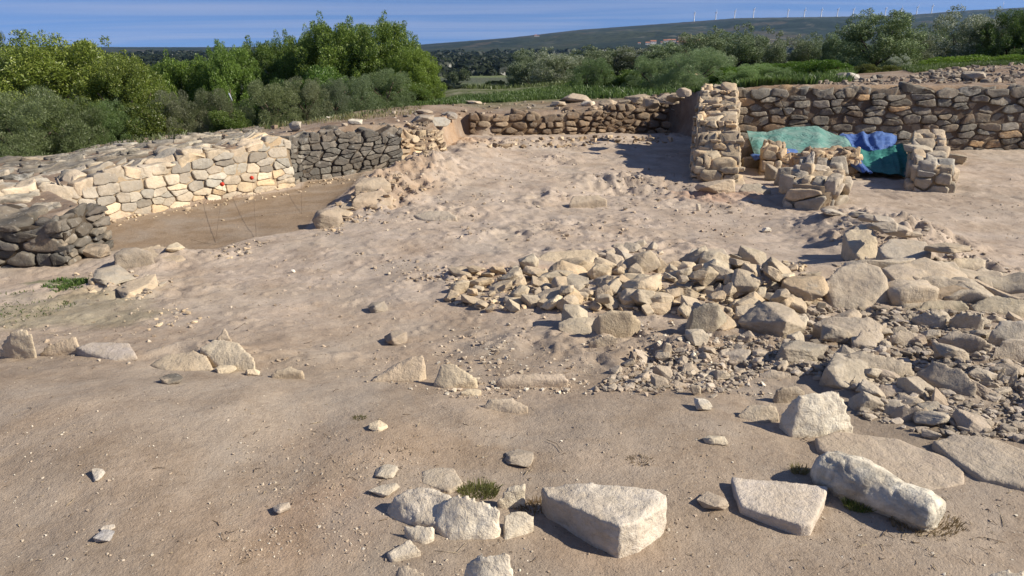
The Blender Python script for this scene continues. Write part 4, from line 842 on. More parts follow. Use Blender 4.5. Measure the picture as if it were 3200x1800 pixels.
patch(HEAP, 135, 23, 41, hc, 'angular cream limestone rock in the rubble heap across the middle', 'rocks of the rubble heap across the middle', 3, .03, .28)
patch([(1150,750),(1240,700),(1700,700),(1950,690),(2050,700),(2050,760),(1700,760),(1300,765)], 26, 40, 38, hc, 'angular cream limestone rock in the rubble heap across the middle', 'rocks of the rubble heap across the middle', 4, .09, .28)
patch([(1960,790),(2080,770),(2250,790),(2620,800),(2620,1100),(2350,1080),(2180,1060),(2150,980),(2050,960),(1950,930)], 62, 40, 50, [(.50,.43,.33),(.45,.38,.29),(.38,.33,.26),(.56,.48,.37),(.42,.33,.25)], 'dusty grey stone among the rubble field on the right', 'stones of the right-hand rubble field', 5, .0, .2)
patch([(1500,960),(1620,900),(1760,860),(1900,850),(1950,900),(1850,950),(1720,985),(1560,985)], 26, 30, 36, [(.46,.39,.31),(.42,.35,.27)], 'small pale stone in the scatter right of centre', 'stones of the scatter right of centre', 6, .0, .15)
patch([(1510,645),(1560,625),(1650,615),(1665,640),(1600,660),(1530,662)], 13, 24, 28, [(.50,.43,.34),(.46,.39,.31)], 'small stone of the little cluster behind the heap', 'stones of the little cluster behind the heap', 7, .0, .1)
print('ROCKS', NROCK)
# crumbs too many to count
def crumbs(name, label, zones, seed, stock=None):
    r = np.random.default_rng(seed); A = Acc(); V0 = stock or TINY
    for poly, n, smin, smax, cols, sm in zones:
        pl = np.array(poly, float); lo, hi = pl.min(0), pl.max(0); q = r.uniform(lo, hi, (n*3, 2)); q = q[inpoly(q[:, 0], q[:, 1], pl)][:n]
        dens = vn(q/np.array([90., 45.]), seed+3); q = q[dens > r.uniform(0, sm, len(q))]
        if not len(q): continue
        x, y, z, t = G(q[:, 0], q[:, 1])
        for i in range(len(x)):
            s = smin*(smax/smin)**(r.random()**2.2)*(1+.03*y[i]); V, T, Q = V0[r.integers(len(V0))]; a = r.uniform(0, 6.28); ca, sa = math.cos(a), math.sin(a)
            sc = s*np.array([r.uniform(.7, 1.3), r.uniform(.6, 1), r.uniform(.35, .75)]); v = V*sc; tl = r.uniform(-.4, .4)
            v = np.c_[v[:, 0]*ca-v[:, 1]*sa+x[i], v[:, 0]*sa+v[:, 1]*ca+y[i], v[:, 2]+tl*v[:, 0]*.5+z[i]-s*.12]
            c = cols[r.integers(len(cols))]; k = r.uniform(.8, 1.2); A.add(v, T, Q, (c[0]*k, c[1]*k, c[2]*k, .1))
    o = A.obj(name, M_WALL, sm=False); return tag(o, label, 'gravel', kind='stuff')
cg = [(.44,.36,.28),(.50,.43,.34),(.36,.29,.22),(.40,.32,.24)]; cw_ = [(.56,.49,.39),(0.69,0.63,0.52),(.42,.34,.26)]; cd = [(.40,.34,.27),(.34,.29,.23),(.46,.40,.33),(.28,.24,.19)]
crumbs('gravel', 'earth crumbs and chips of stone scattered over the foreground', [
    ([(0,960),(640,985),(1200,1030),(1850,1070),(2576,1180),(2576,1449),(0,1449)], 6500, .0025, .012, cw_+cg, 1.4),
    ([(600,1100),(1000,1080),(1150,1250),(950,1449),(550,1449)], 2600, .0025, .011, cg, .8)], 11)
crumbs('floor_gravel', 'chips and clods strewn over the excavated floor', [
    ([(0,800),(400,690),(1100,560),(1900,560),(1990,640),(1100,690),(1100,980),(640,930),(0,900)], 2600, .005, .03, cg, 1.35),
    ([(1100,780),(2000,810),(1950,1000),(1500,1000),(1100,960)], 2600, .005, .034, cg+cw_, .8),
    ([(780,600),(900,470),(1100,390),(1700,350),(1750,470),(2100,560),(1700,620),(1100,600)], 3400, .008, .05, cg, 1.35),
    ([(2300,390),(2576,390),(2576,650),(2400,600),(2250,540)], 400, .008, .03, cg, 1.0)], 12)
crumbs('rubble', 'small stones filling the gaps of the heap and of the rubble field', [
    ([(1010,980),(1250,960),(1460,985),(1200,1015)], 260, .006, .03, cg+cw_, .6), ([(880,630),(960,640),(1180,680),(1150,720),(900,690)], 260, .008, .04, cg, .7), ([(1480,430),(1750,440),(1740,560),(1600,560)], 260, .01, .06, cg+cd, .7),
    (HEAP, 1500, .014, .060, hc, .55), ([(1480,985),(1640,895),(1900,840),(1990,900),(1830,990)], 1700, .010, .045, cd+cg, .6),
    ([(1950,930),(1970,800),(2080,770),(2576,790),(2800,830),(2800,1180),(2576,1110),(2340,1100),(2160,1050),(2150,970)], 6800, .012, .060, cd, .6),
    ([(2090,560),(2250,540),(2450,620),(2576,690),(2576,800),(2250,790),(2080,700)], 900, .012, .06, cd+cg, .6)], 13, LOW)
crumbs('rubble', 'stones and clods on the bank above the walls', [
    ([(0,392),(300,352),(750,315),(1180,262),(1700,232),(1750,255),(1300,282),(1000,318),(740,345),(350,362)], 1300, .015, .09, [MG, BR, (.34,.28,.21), (.44,.37,.29)], .9),
    ([(1850,222),(2300,190),(2400,168),(2576,160),(2576,208),(2000,216)], 1500, .02, .13, [MG, (.30,.26,.21), (.38,.32,.25), (.24,.20,.16)], .9),
    ([(1400,300),(1500,275),(1700,235),(1740,245),(1700,270),(1500,292)], 500, .03, .14, [BR, TAN, (.36,.29,.22)], .5),
    ([(940,440),(1100,380),(1110,330),(1010,330),(1000,420)], 300, .02, .09, [TAN, (.36,.29,.21)], .6)], 14, LOW)
crumbs('rubble', 'stones and lumps of earth along the edge of the swept trench', [
    ([(790,560),(830,520),(900,480),(1000,440),(1080,470),(1000,520),(900,560),(830,590)], 260, .02, .10, [TAN, (.40,.31,.22), (.36,.28,.20)], .7),
    ([(245,560),(450,516),(755,468),(770,484),(460,540),(255,580)], 260, .012, .07, [TAN, CREAM, (.40,.31,.22)], .8), ([(765,452),(1010,432),(1000,450),(770,472)], 120, .012, .06, [TAN, (.36,.28,.20)], .8), ([(300,600),(780,500),(800,540),(400,620)], 40, .008, .03, [TAN, (.30,.22,.15)], 1),
    ([(1190,356),(1690,338),(1690,360),(1400,372),(1190,375)], 420, .02, .12, [(.25,.185,.125), TAN, (.33,.25,.17)], .8),
    ([(520,640),(560,620),(640,605),(700,600),(640,640),(560,660)], 90, .012, .06, [TAN, (.44,.37,.29), (.25,.21,.17)], .6),
    ([(180,690),(300,670),(420,720),(340,760),(230,740)], 120, .012, .08, [TAN, GREY], .8),
    ([(270,800),(340,780),(520,770),(540,800),(430,830),(300,850)], 60, .01, .05, [CREAM, TAN], .8)], 15, LOW)

# ------------------------------------------------------------------ protective sheets
def sheet_mat(name, c, c2):
    m, nt, b = mat(name); g = N(nt, 'ShaderNodeNewGeometry').outputs['Position']
    nt.links.new(mixc(nt, ramp(nt, noise(nt, g, 3, 5, .6), .4, .65), c, c2), b.inputs['Base Color']); b.inputs['Roughness'].default_value = .62
    bp = N(nt, 'ShaderNodeBump'); bp.inputs['Strength'].default_value = .8; bp.inputs['Distance'].default_value = .06
    nt.links.new(noise(nt, g, 3.6, 4, .5, 2.6), bp.inputs['Height']); nt.links.new(bp.outputs[0], b.inputs['Normal']); return m
M_GREEN = sheet_mat('green_sheet', (.10, .225, .19), (.20, .295, .25)); M_TEAL = sheet_mat('dark_green_sheet', (.028, .135, .12), (.04, .18, .15)); M_BLUE = sheet_mat('blue_sheet', (.05, .10, .27), (.10, .17, .36))
def sheet(name, label, rows, m, seed, fold=.03, n=46, k=40, cat='tarpaulin'):
    """cloth drawn through rows of (px, py, distance) points, back to front, with folds running down it"""
    R3 = [[AT(*p) for p in row] for row in rows]; G_ = []
    for row in R3:
        a = np.array(row); s = np.linspace(0, len(a)-1, n); G_.append(np.stack([np.interp(s, np.arange(len(a)), a[:, i]) for i in range(3)], 1))
    G_ = np.array(G_); s = np.linspace(0, len(G_)-1, k); i0 = np.minimum(s.astype(int), len(G_)-2); f = (s-i0); f = f*f*(3-2*f)*.5+f*.5
    S = G_[i0]*(1-f)[:, None, None]+G_[i0+1]*f[:, None, None]
    uu, vv = np.meshgrid(np.linspace(0, 1, n), np.linspace(0, 1, k)); q = np.c_[(uu*7).ravel(), (vv*1.6).ravel()]
    q = q*.55; d = fold*(.9*fbm(q, 2, seed)+.8*(1-2.6*np.abs(fbm(q*np.array([1.0, .7])+2, 2, seed+4)))+.10*(1-3*np.abs(fbm(q*4.1, 2, seed+6)))).reshape(k, n); S[:, :, 2] += d; S[:, :, 1] -= d*.8
    V = S.reshape(-1, 3); V[:, 2] = np.maximum(V[:, 2], zg(V[:, 0], V[:, 1])+.012)
    e = np.stack([V, V-np.array([0, -.006, .012])]).reshape(-1, 3); i = (np.arange(k-1)[:, None]*n+np.arange(n-1)).ravel(); Q = np.stack([i, i+1, i+n+1, i+n], 1)
    me = mesh_np(name, e, [np.vstack([Q, Q[:, ::-1]+n*k])], m); return tag(link(bpy.data.objects.new(name, me)), label, cat, 'protective sheets over the small walls')
sheet('tarpaulin', 'pale green protective sheet draped over the low wall', [[(1880,326,14.6),(1930,335,14.6),(1975,322,14.8),(2050,322,14.9),(2100,334,14.7),(2135,352,14.3)], [(1884,345,14.2),(1930,355,14.0),(1965,345,14.2),(2050,345,14.2),(2110,352,14.0),(2145,372,13.8)],
     [(1895,382,13.6),(1925,385,13.5),(1960,380,13.4),(2040,378,13.4),(2110,380,13.4),(2150,402,13.2)], [(1900,392,13.4),(1925,394,13.3),(1965,392,13.2),(2040,402,13.1),(2110,402,13.1),(2160,420,12.9)]], M_GREEN, 3, .05)
sheet('tarpaulin', 'bright blue crumpled sheet on the back wall side', [[(2108,345,14.9),(2160,337,15.0),(2210,336,15.1),(2258,338,15.1)], [(2115,358,14.6),(2160,352,14.6),(2205,352,14.6),(2258,350,14.6)], [(2125,370,14.3),(2170,374,14.0),(2210,372,14.0),(2252,362,14.1)], [(2135,382,14.0),(2180,386,13.8),(2215,386,13.8),(2235,380,13.8)]], M_BLUE, 8, .07)
sheet('tarpaulin', 'dark green sheet hanging to the ground in front of the right pier', [[(2130,368,13.9),(2180,382,13.8),(2230,376,13.8),(2262,362,13.8),(2270,370,13.6)], [(2140,385,13.4),(2185,398,13.4),(2235,395,13.4),(2270,395,13.4),(2285,400,13.3)], [(2150,405,13.0),(2190,420,13.0),(2240,422,12.9),(2280,425,12.8),(2292,428,12.7)], [(2160,420,12.8),(2195,436,12.6),(2240,442,12.4),(2282,442,12.3),(2296,442,12.3)]], M_TEAL, 15, .05)
sheet('tarpaulin', 'dark blue sheet edge spilling out left of the dark green sheet', [[(2128,375,13.3),(2145,380,13.3),(2158,392,13.25)], [(2134,395,12.95),(2155,402,12.9),(2172,412,12.9)], [(2140,415,12.6),(2165,425,12.55),(2185,430,12.5)], [(2160,428,12.4),(2180,436,12.35),(2192,440,12.3)]], M_BLUE, 21, .04, 24, 24)
sheet('tarpaulin', 'blue sheet corner showing under the pale green sheet', [[(1888,388,13.5),(1930,385,13.45),(1980,378,13.4),(2010,380,13.4)], [(1893,396,13.2),(1930,394,13.15),(1975,388,13.1),(2000,390,13.1)], [(1900,402,13.0),(1930,400,12.95),(1960,398,12.9),(1985,398,12.9)]], M_BLUE, 25, .03, 24, 20)

# ------------------------------------------------------------------ survey wires with red markers on the left wall
M_RED = plain('red_paint', (.62, .06, .035), .5); M_WIRE = plain('wire', (.10, .07, .05), .6); M_WHITE = plain('white_cloth', (.33, .35, .42), .8)
def tube(A, B, r, acc, n=7, c=(1, 1, 1, 0)):
    A = Vector(A); B = Vector(B); d = (B-A).normalized(); s = d.orthogonal().normalized(); u = d.cross(s); V = []
    for p in (A, B):
        for k in range(n): a = k*math.tau/n; V.append(p+(s*math.cos(a)+u*math.sin(a))*r)
    i = np.arange(n); j = (i+1) % n; acc.add(np.array([v[:] for v in V]), np.r_[np.stack([np.zeros(n-2, int), i[2:], i[1:-1]], 1), np.stack([np.full(n-2, n), n+i[1:-1], n+i[2:]], 1)], np.stack([i, j, n+j, n+i], 1), c)
def marker(label, top, foot, disc):
    xf, yf, zf, _ = G1(*foot); T = Vector(AT(top[0], top[1], top[2])); e = empty('survey_wire', (xf, yf, zf), label, 'wire', 'survey wires across the trench')
    a = Acc(); tube(T, (xf, yf, zf-.02), .0016, a); a.obj('wire', M_WIRE, e)
    if disc:
        a = Acc(); n = 18; pts = []
        for k in range(n): an = k*math.tau/n; pts.append((.030*math.cos(an), .030*math.sin(an)))
        C = T+Vector((0, -.03, .02)); V = [C+Vector((p[0], -.008, p[1])) for p in pts]+[C+Vector((p[0], .012, p[1])) for p in pts]
        i = np.arange(n); j = (i+1) % n
        a.add(np.array([v[:] for v in V]), np.r_[np.stack([np.zeros(n-2, int), i[1:-1], i[2:]], 1), np.stack([np.full(n-2, n), n+i[2:], n+i[1:-1]], 1)], np.stack([j, i, n+i, n+j], 1)); a.obj('red_disc', M_RED, e)
marker('wire with a red marker on the wall, left one of the two marked wires', (561,466,10.55), (540,617), True)
marker('wire with a red marker on the wall, right one of the two marked wires', (635,450,11.0), (645,602), True)
marker('thin wire without a marker near the far end of the trench', (757,440,11.75), (759,545), False)

def litter():
    q = np.random.default_rng(31); A = Acc()
    P2 = np.vstack([np.c_[q.uniform(0, 2576, 200), q.uniform(1000, 1449, 200)], np.c_[q.normal(1000, 190, 120), q.normal(1180, 110, 120)], np.c_[q.normal(2280, 160, 90), q.normal(1350, 50, 90)], np.c_[q.uniform(0, 2000, 200), q.uniform(600, 950, 200)]])
    P2 = P2[(P2[:, 1] < 1460)]; x, y, z, t = G(P2[:, 0], P2[:, 1])
    for i in range(len(x)):
        L = .006*math.exp(abs(q.normal(0, 1.0)))*(1+.08*y[i]); a = q.uniform(0, 3.14); c = (.17, .125, .085, 0) if q.random() < .6 else (.44, .36, .24, 0); p = np.array([x[i], y[i], z[i]+.003])
        d = np.array([math.cos(a), math.sin(a), q.normal(0, .12)])*L; m = p+d*.5+np.array([q.normal(0, .2)*L, q.normal(0, .2)*L, .002]); rr = q.uniform(.0005, .0012)*(1+.12*y[i])
        tube(p, m, rr, A, 4, c); tube(m, p+d, rr*.8, A, 4, c)
    tag(A.obj('litter', M_WALL), 'dry roots and straw littering the trodden earth', 'litter', kind='stuff')
litter()
# ------------------------------------------------------------------ foliage
def leaves(centres, radii, n, size, seed, c0, c1, up=.3, aspect=.45, tips=.0, tipc=None, shell=.55, droop=0., hang=0.):
    """n small leaves spread through clumps (centres (k,3), radii (k,3)); returns vertices, quads, colours"""
    r = np.random.default_rng(seed); k = len(centres); w = (radii.prod(1))**(2/3); which = r.choice(k, n, p=w/w.sum())
    d = r.normal(size=(n, 3)); d /= np.linalg.norm(d, axis=1)[:, None]; rad = shell+(1-shell)*r.random(n)**.6
    rad *= 1+.22*fbm(d*2.1+which[:, None]*3.7, 2, seed)
    p = centres[which]+d*radii[which]*rad[:, None]
    a = r.normal(size=(n, 3))+d*.9; a[:, 2] += up; a /= np.linalg.norm(a, axis=1)[:, None]; b = np.cross(a, r.normal(size=(n, 3))); b /= np.linalg.norm(b, axis=1)[:, None]+1e-9
    L = size*r.uniform(.6, 1.5, n)[:, None]; a = a*L; b = b*L*aspect
    V = np.stack([p-a*.5, p+b*.5, p+a*.6, p-b*.5], 1).reshape(-1, 3); Q = np.arange(4*n).reshape(n, 4)
    mixv = np.clip(.5+.5*fbm(centres[which]*1.3+5, 2, seed+3)+r.uniform(-.35, .35, n), 0, 1)[:, None]
    C = np.array(c0)*(1-mixv)+np.array(c1)*mixv
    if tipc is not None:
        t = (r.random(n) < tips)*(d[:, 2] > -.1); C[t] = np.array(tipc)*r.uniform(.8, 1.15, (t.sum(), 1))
    return V, Q, np.repeat(np.c_[C, np.ones(n)], 4, 0)
def crown_mesh(name, kind, seed):
    """unit crown: about 1 wide, 1 high, foot at 0"""
    r = random.Random(seed); cs, rs = [], []
    if kind == 'pine':        # a broad dome built of upward-pointing tufts
        for k in range(150):
            th = r.uniform(0, 6.283); q = math.sqrt(r.random()); ph = r.uniform(.12, 1)
            h = ph*.92; rr = .50*math.sqrt(max(.03, 1-((h-.32)/.66)**2))*q; cs.append((rr*math.cos(th), rr*math.sin(th), h-.05)); s = r.uniform(.045, .09); rs.append((s, s, s*r.uniform(1.0, 1.6)))
        for k in range(46):
            th = r.uniform(0, 6.283); h = r.uniform(.25, .97); rr = .53*math.sqrt(max(.02, 1-((h-.32)/.66)**2)); cs.append((rr*math.cos(th), rr*math.sin(th), h-.03+r.uniform(0, .05))); s = r.uniform(.022, .038); rs.append((s, s, s*r.uniform(1.0, 1.7)))
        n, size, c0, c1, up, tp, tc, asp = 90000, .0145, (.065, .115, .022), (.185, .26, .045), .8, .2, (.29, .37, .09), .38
    elif kind == 'broad':     # olive and holm oak: rounded lumps, paler at the tips
        for k in range(60):
            th = r.uniform(0, 6.283); q = r.random()**.45; h = r.uniform(.16, .86); rr = .46*math.sqrt(max(.05, 1-((h-.45)/.56)**2))*q
            cs.append((rr*math.cos(th), rr*math.sin(th), h)); s = r.uniform(.07, .15); rs.append((s, s, s*.85))
        for k in range(40):
            th = r.uniform(0, 6.283); h = r.uniform(.25, .95); rr = .50*math.sqrt(max(.03, 1-((h-.45)/.56)**2)); cs.append((rr*math.cos(th), rr*math.sin(th), h+.02)); s = r.uniform(.025, .05); rs.append((s, s, s))
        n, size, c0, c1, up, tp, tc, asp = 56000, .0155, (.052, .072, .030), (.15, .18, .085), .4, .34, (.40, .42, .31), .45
    elif kind == 'plume':     # tamarisk: fine feathery plumes
        for k in range(80):
            th = r.uniform(0, 6.283); q = math.sqrt(r.random()); h = r.uniform(.05, .9); rr = .5*math.sqrt(max(.05, 1-(h/1.0)**2))*q
            cs.append((rr*math.cos(th), rr*math.sin(th), h)); s = r.uniform(.05, .11); rs.append((s, s, s*1.3))
        n, size, c0, c1, up, tp, tc, asp = 60000, .021, (.11, .15, .065), (.20, .24, .12), 1.4, .1, (.18, .20, .12), .16
    elif kind == 'bush':
        for k in range(34):
            th = r.uniform(0, 6.283); q = math.sqrt(r.random()); h = r.uniform(.1, .8); rr = .48*math.sqrt(max(.05, 1-(h/.95)**2))*q
            cs.append((rr*math.cos(th), rr*math.sin(th), h)); s = r.uniform(.10, .18); rs.append((s, s, s))
        n, size, c0, c1, up, tp, tc, asp = 30000, .026, (.05, .085, .022), (.12, .17, .04), .6, .08, (.16, .18, .06), .42
    elif kind == 'far':
        for k in range(22):
            th = r.uniform(0, 6.283); q = r.random()**.5; h = r.uniform(.15, .8); rr = .42*q
            cs.append((rr*math.cos(th), rr*math.sin(th), h)); s = r.uniform(.12, .22); rs.append((s, s, s*.9))
        n, size, c0, c1, up, tp, tc, asp = 3500, .065, (.030, .045, .016), (.065, .085, .030), .3, .1, (.14, .16, .09), .6
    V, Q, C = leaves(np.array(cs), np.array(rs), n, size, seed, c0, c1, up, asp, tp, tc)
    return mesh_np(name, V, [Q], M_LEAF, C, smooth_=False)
def trunk_mesh(name, seed, n_l=5, h=.55):
    r = random.Random(seed); bm = bmesh.new(); A = Acc()
    def limb(a, b, r0, r1, seg=5):
        a = Vector(a); b = Vector(b); prev = a
        for k in range(seg):
            t = (k+1)/seg; q = a.lerp(b, t)+Vector((r.uniform(-.012, .012), r.uniform(-.012, .012), 0)); rr = r0+(r1-r0)*(k+.5)/seg
            tube(prev, q, rr, A, 6, (.1, .08, .06, 0)); prev = q
        return prev
    t = limb((0, 0, -.06), (r.uniform(-.03, .03), r.uniform(-.03, .03), .22), .03, .022)
    for k in range(n_l):
        th = k*6.283/n_l+r.uniform(-.3, .3); limb(t, (.28*math.cos(th), .28*math.sin(th), h+r.uniform(-.1, .15)), .014, .005)
    return A.mesh(name, M_BARK)
CM = {k: [crown_mesh('crown', k, 50+i*7) for i in range(n)] for k, n in (('pine', 3), ('broad', 3), ('plume', 2), ('bush', 2), ('far', 3))}
TM = [trunk_mesh('trunk', 5+i) for i in range(2)]
NT = 0
def tree(px, py, w, h, Y, kind, label, cat='tree', group=None, col=(1, 1, 1), part='crown', trunk=True, deep=.9, shape=None):
    """a tree whose foot is seen at (px, py) (hidden feet included) at distance Y; w x h pixels"""
    global NT; NT += 1; r = random.Random(NT*31+int(px)); d = ray(px, py)
    x = float(d[0]/d[1]*Y); z = float(EYE+d[2]/d[1]*Y); dist = Y*1.0
    w *= (1.3 if kind == 'pine' else 1.15); h *= (1.15 if kind == 'broad' else .93 if kind == 'pine' else 1.04); Wm = w*dist/F; Hm = h*dist/F; zz = float(zbase(np.array([x]), np.array([Y]))[0])
    name = 'tree' if cat == 'tree' else 'shrub'; e = empty(name, (x, Y, min(z, zz)), label, cat, group, r.uniform(0, 6.28)); e.scale = (Wm, Wm*deep, Hm+max(0, z-zz)); del e['_w']
    vs = CM[kind]; o = bpy.data.objects.new('crown' if name == 'tree' else 'foliage', vs[(shape if shape is not None else r.randrange(len(vs))) % len(vs)]); link(o, e)
    k = r.uniform(.85, 1.15); o.color = (col[0]*k, col[1]*k, col[2]*k, 1)
    if trunk: t = bpy.data.objects.new('trunk' if name == 'tree' else 'stems', TM[NT % 2]); link(t, e)
    return e
OL, YL, GR, LT = (1.25, 1.0, .9), (.98, .88, .8), (1.0, 1.0, 1.6), (1.15, 1.15, 1.0)
G1_ = 'trees in the grove behind the left wall'
for a in [(25,345,120,220,27,'broad',(.9,1,.7),'small dark tree cut by the left edge of the picture'),
          (190,360,370,290,25,'pine',YL,'broad spreading olive green tree, leftmost big one of the grove'),
          (120,340,230,230,26,'pine',YL,'lower left shoulder tree of the broad olive green one'),
          (330,350,200,215,24,'pine',YL,'lower tree on the right flank of the broad olive green one'),
          (470,330,170,200,30,'pine',(1.05,1.1,.9),'yellowish green round tree between the broad one and the tall group'),
          (600,335,150,240,29,'pine',(.85,.95,.9),'dark green tree with a square top left of the tall group'),
          (695,330,160,245,30,'pine',(.9,.95,.9),'mid green tree with a pointed top in the tall group'),
          (770,325,150,255,31,'pine',(1,1,1),'green tree behind the pointed one'),
          (850,318,220,278,29,'pine',(1.1,1.1,1.0),'tallest bright green tree, left of the two summits'),
          (975,300,200,260,29,'pine',(1.1,1.1,1.0),'tallest bright green tree, right of the two summits'),
          (1045,275,120,160,27,'pine',(1.15,1.15,.9),'lower tree on the right flank of the tall group'),
          (430,345,150,175,31,'pine',(.95,1,.9),'green tree filling the dip right of the broad olive green one'),
          (545,330,130,195,31,'pine',(.95,1,.9),'green tree behind the square-topped one'),
          (60,350,170,170,25,'pine',(.9,.95,.8),'mid green tree at the far left under the sky gap'),
          (400,345,140,150,28,'pine',(1.0,1.0,.8),'olive green lower tree in the dip of the grove'),
          (910,310,170,250,31,'pine',(1,1.05,.95),'green tree standing between the two summits'),
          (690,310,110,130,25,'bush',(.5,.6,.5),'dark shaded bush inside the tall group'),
          (810,310,150,160,26,'bush',(.9,1.1,.8),'bright low tree in front of the tall group')]:
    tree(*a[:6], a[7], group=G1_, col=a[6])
G2_ = 'bushes in front of the grove'
for a in [(60,400,330,180,15.5,'plume',(1.05,1.05,.88),'large soft grey green bush at the left edge'),
          (200,385,220,130,16,'plume',(.9,.92,.7),'soft dull green bush right of the large grey green one'),
          (290,378,170,120,16.5,'plume',(.8,.95,.6),'dark olive bush low by the left bank'),
          (380,365,150,110,17,'bush',(1.2,1.05,.7),'yellowish leafy bush under the broad tree'),
          (450,350,140,115,17.5,'plume',(1.0,.85,.95),'brownish grey feathery bush'),
          (540,335,150,105,18,'plume',(1.05,.95,.9),'pale brown green feathery bush'),
          (575,328,90,60,17.5,'bush',(1.3,1.3,1.0),'bright green low bush near the red rag'),
          (690,318,170,115,18.5,'plume',(1.25,1.2,1.0),'light olive feathery bush left of the tall group foot'),
          (770,305,120,110,19,'plume',(1.1,1.0,1.0),'grey green feathery bush under the tall group'),
          (845,295,90,90,19.5,'plume',(.7,.7,.75),'grey brown thin bush under the tall group'),
          (900,290,120,100,20.5,'plume',(1.0,1.1,1.0),'green grey bush with whitish twigs'),
          (970,275,130,100,21.5,'plume',(.9,1.0,.8),'dark soft bush at the right foot of the grove'),
          (1045,262,90,60,23,'bush',(1.2,1.25,.9),'bright leafy bush at the right end of the grove')]:
    tree(*a[:6], a[7], cat='bush', group=G2_, col=a[6])
G3_ = 'olive and oak trees in the row behind the site'
for a in [(1345,210,120,72,52,'broad',(.9,1,.9),'dark oak at the left end of the row'),
          (1400,215,130,78,46,'broad',(1.2,1.2,1.25),'silvery olive tree near the left end of the row'),
          (1470,215,110,70,50,'broad',(.85,.95,.8),'dark round tree behind the silvery olive'),
          (1530,225,140,85,42,'broad',(1.1,1.2,1.0),'grey green olive tree left of centre in the row'),
          (1600,225,150,90,42,'broad',(1.2,1.2,1.3),'pale grey olive tree in the middle of the row'),
          (1690,222,150,95,40,'broad',(1.1,1.25,1.0),'leafy light green tree in the middle of the row'),
          (1760,220,140,115,38,'broad',(.9,1.0,.8),'darker tree right of the light green one'),
          (1760,170,130,60,60,'broad',(.8,.9,.75),'dark treetop behind the row'),
          (1840,172,150,92,58,'broad',(.75,.9,.65),'large dark oak behind the bright vines, left one'),
          (1910,172,120,85,58,'broad',(.9,1.0,.85),'large dark oak behind the bright vines, right one'),
          (1990,168,120,70,60,'broad',(1.1,1.1,1.1),'silvery round tree behind the vines'),
          (2060,168,120,75,58,'broad',(.85,.95,.75),'dark tree behind the vines on the right'),
          (2115,170,90,85,52,'broad',(.7,.85,.6),'narrow dark tree left of the big round tree'),
          (2200,205,175,145,30,'broad',(1.0,1.15,.8),'big round tree with a dense crown above the high wall'),
          (2275,190,110,85,33,'broad',(.95,.95,.85),'lower grey tree on the right of the big round tree'),
          (2340,165,120,85,42,'broad',(.8,.95,.7),'dark tree between the two big crowns'),
          (2420,165,170,122,38,'broad',(1.35,1.35,1.45),'white-topped silvery tree at upper right'),
          (2475,160,90,95,42,'broad',(1.1,1.15,1.1),'silvery tree hidden behind the white-topped one'),
          (2545,158,150,132,36,'pine',(.55,.62,.7),'dark green tree at the right edge'),
          (2600,160,120,100,36,'pine',(.6,.7,.7),'dark tree cut by the right edge')]:
    tree(*a[:6], a[7], group=G3_, col=a[6])
G4_ = 'shrubs between the row of trees and the dig'
for a in [(1490,245,120,90,30,'plume',(1.0,1.2,.9),'feathery green shrub over the weeds'),(1560,245,120,75,30,'bush',(.9,1.0,.7),'leafy green shrub right of the feathery one'),
          (1640,240,150,95,28,'plume',(.95,1.1,.9),'grey green shrub in front of the row'),(1745,235,170,110,26,'plume',(1.1,1.25,1.1),'large pale feathery shrub behind the wall corner'),
          (1800,228,90,70,27,'plume',(1.0,1.15,1.0),'small feathery shrub at the right of the large pale one'),(1890,224,140,58,25,'plume',(1.4,1.6,1.2),'low pale reedy shrub above the high wall'),
          (1960,218,110,45,25,'plume',(1.3,1.5,1.2),'low grey reedy shrub right of the reedy one'),(1860,212,150,44,26,'bush',(1.25,1.5,.7),'long bright green hedge of vines above the high wall, left part'),(1940,206,150,46,27,'bush',(1.15,1.4,.7),'long bright green hedge of vines above the high wall, middle part'),
          (2020,206,140,50,26,'bush',(1.1,1.35,.65),'long bright green hedge of vines above the high wall, right part'),(1480,240,120,40,33,'bush',(1.2,1.45,.7),'low bright green vine patch left of the pale feathery shrub'),
          (1570,232,120,46,34,'bush',(1.0,1.2,.7),'low green vine patch under the olives'),(2400,163,200,26,30,'bush',(1.2,1.35,.7),'low bright green vines behind the stony rise at upper right'),
          (2520,158,180,26,30,'bush',(1.1,1.25,.7),'low bright green vines near the right edge'),(2060,210,130,58,24,'bush',(1.2,1.55,.7),'bright green bramble above the high wall'),
          (2110,205,70,45,24,'bush',(1.1,1.4,.6),'small bright bramble next to the big round tree'),(2175,200,60,38,24,'bush',(1.3,1.0,.8),'brownish dry shrub under the big round tree'),
          (2235,195,60,30,24,'bush',(1.4,1.1,.8),'dry reddish shrub on the stony ground'),(2255,190,50,45,26,'broad',(1.5,1.5,1.7),'small silver leaved shrub under the big round tree')]:
    tree(*a[:6], a[7], cat='shrub', group=G4_, col=a[6])
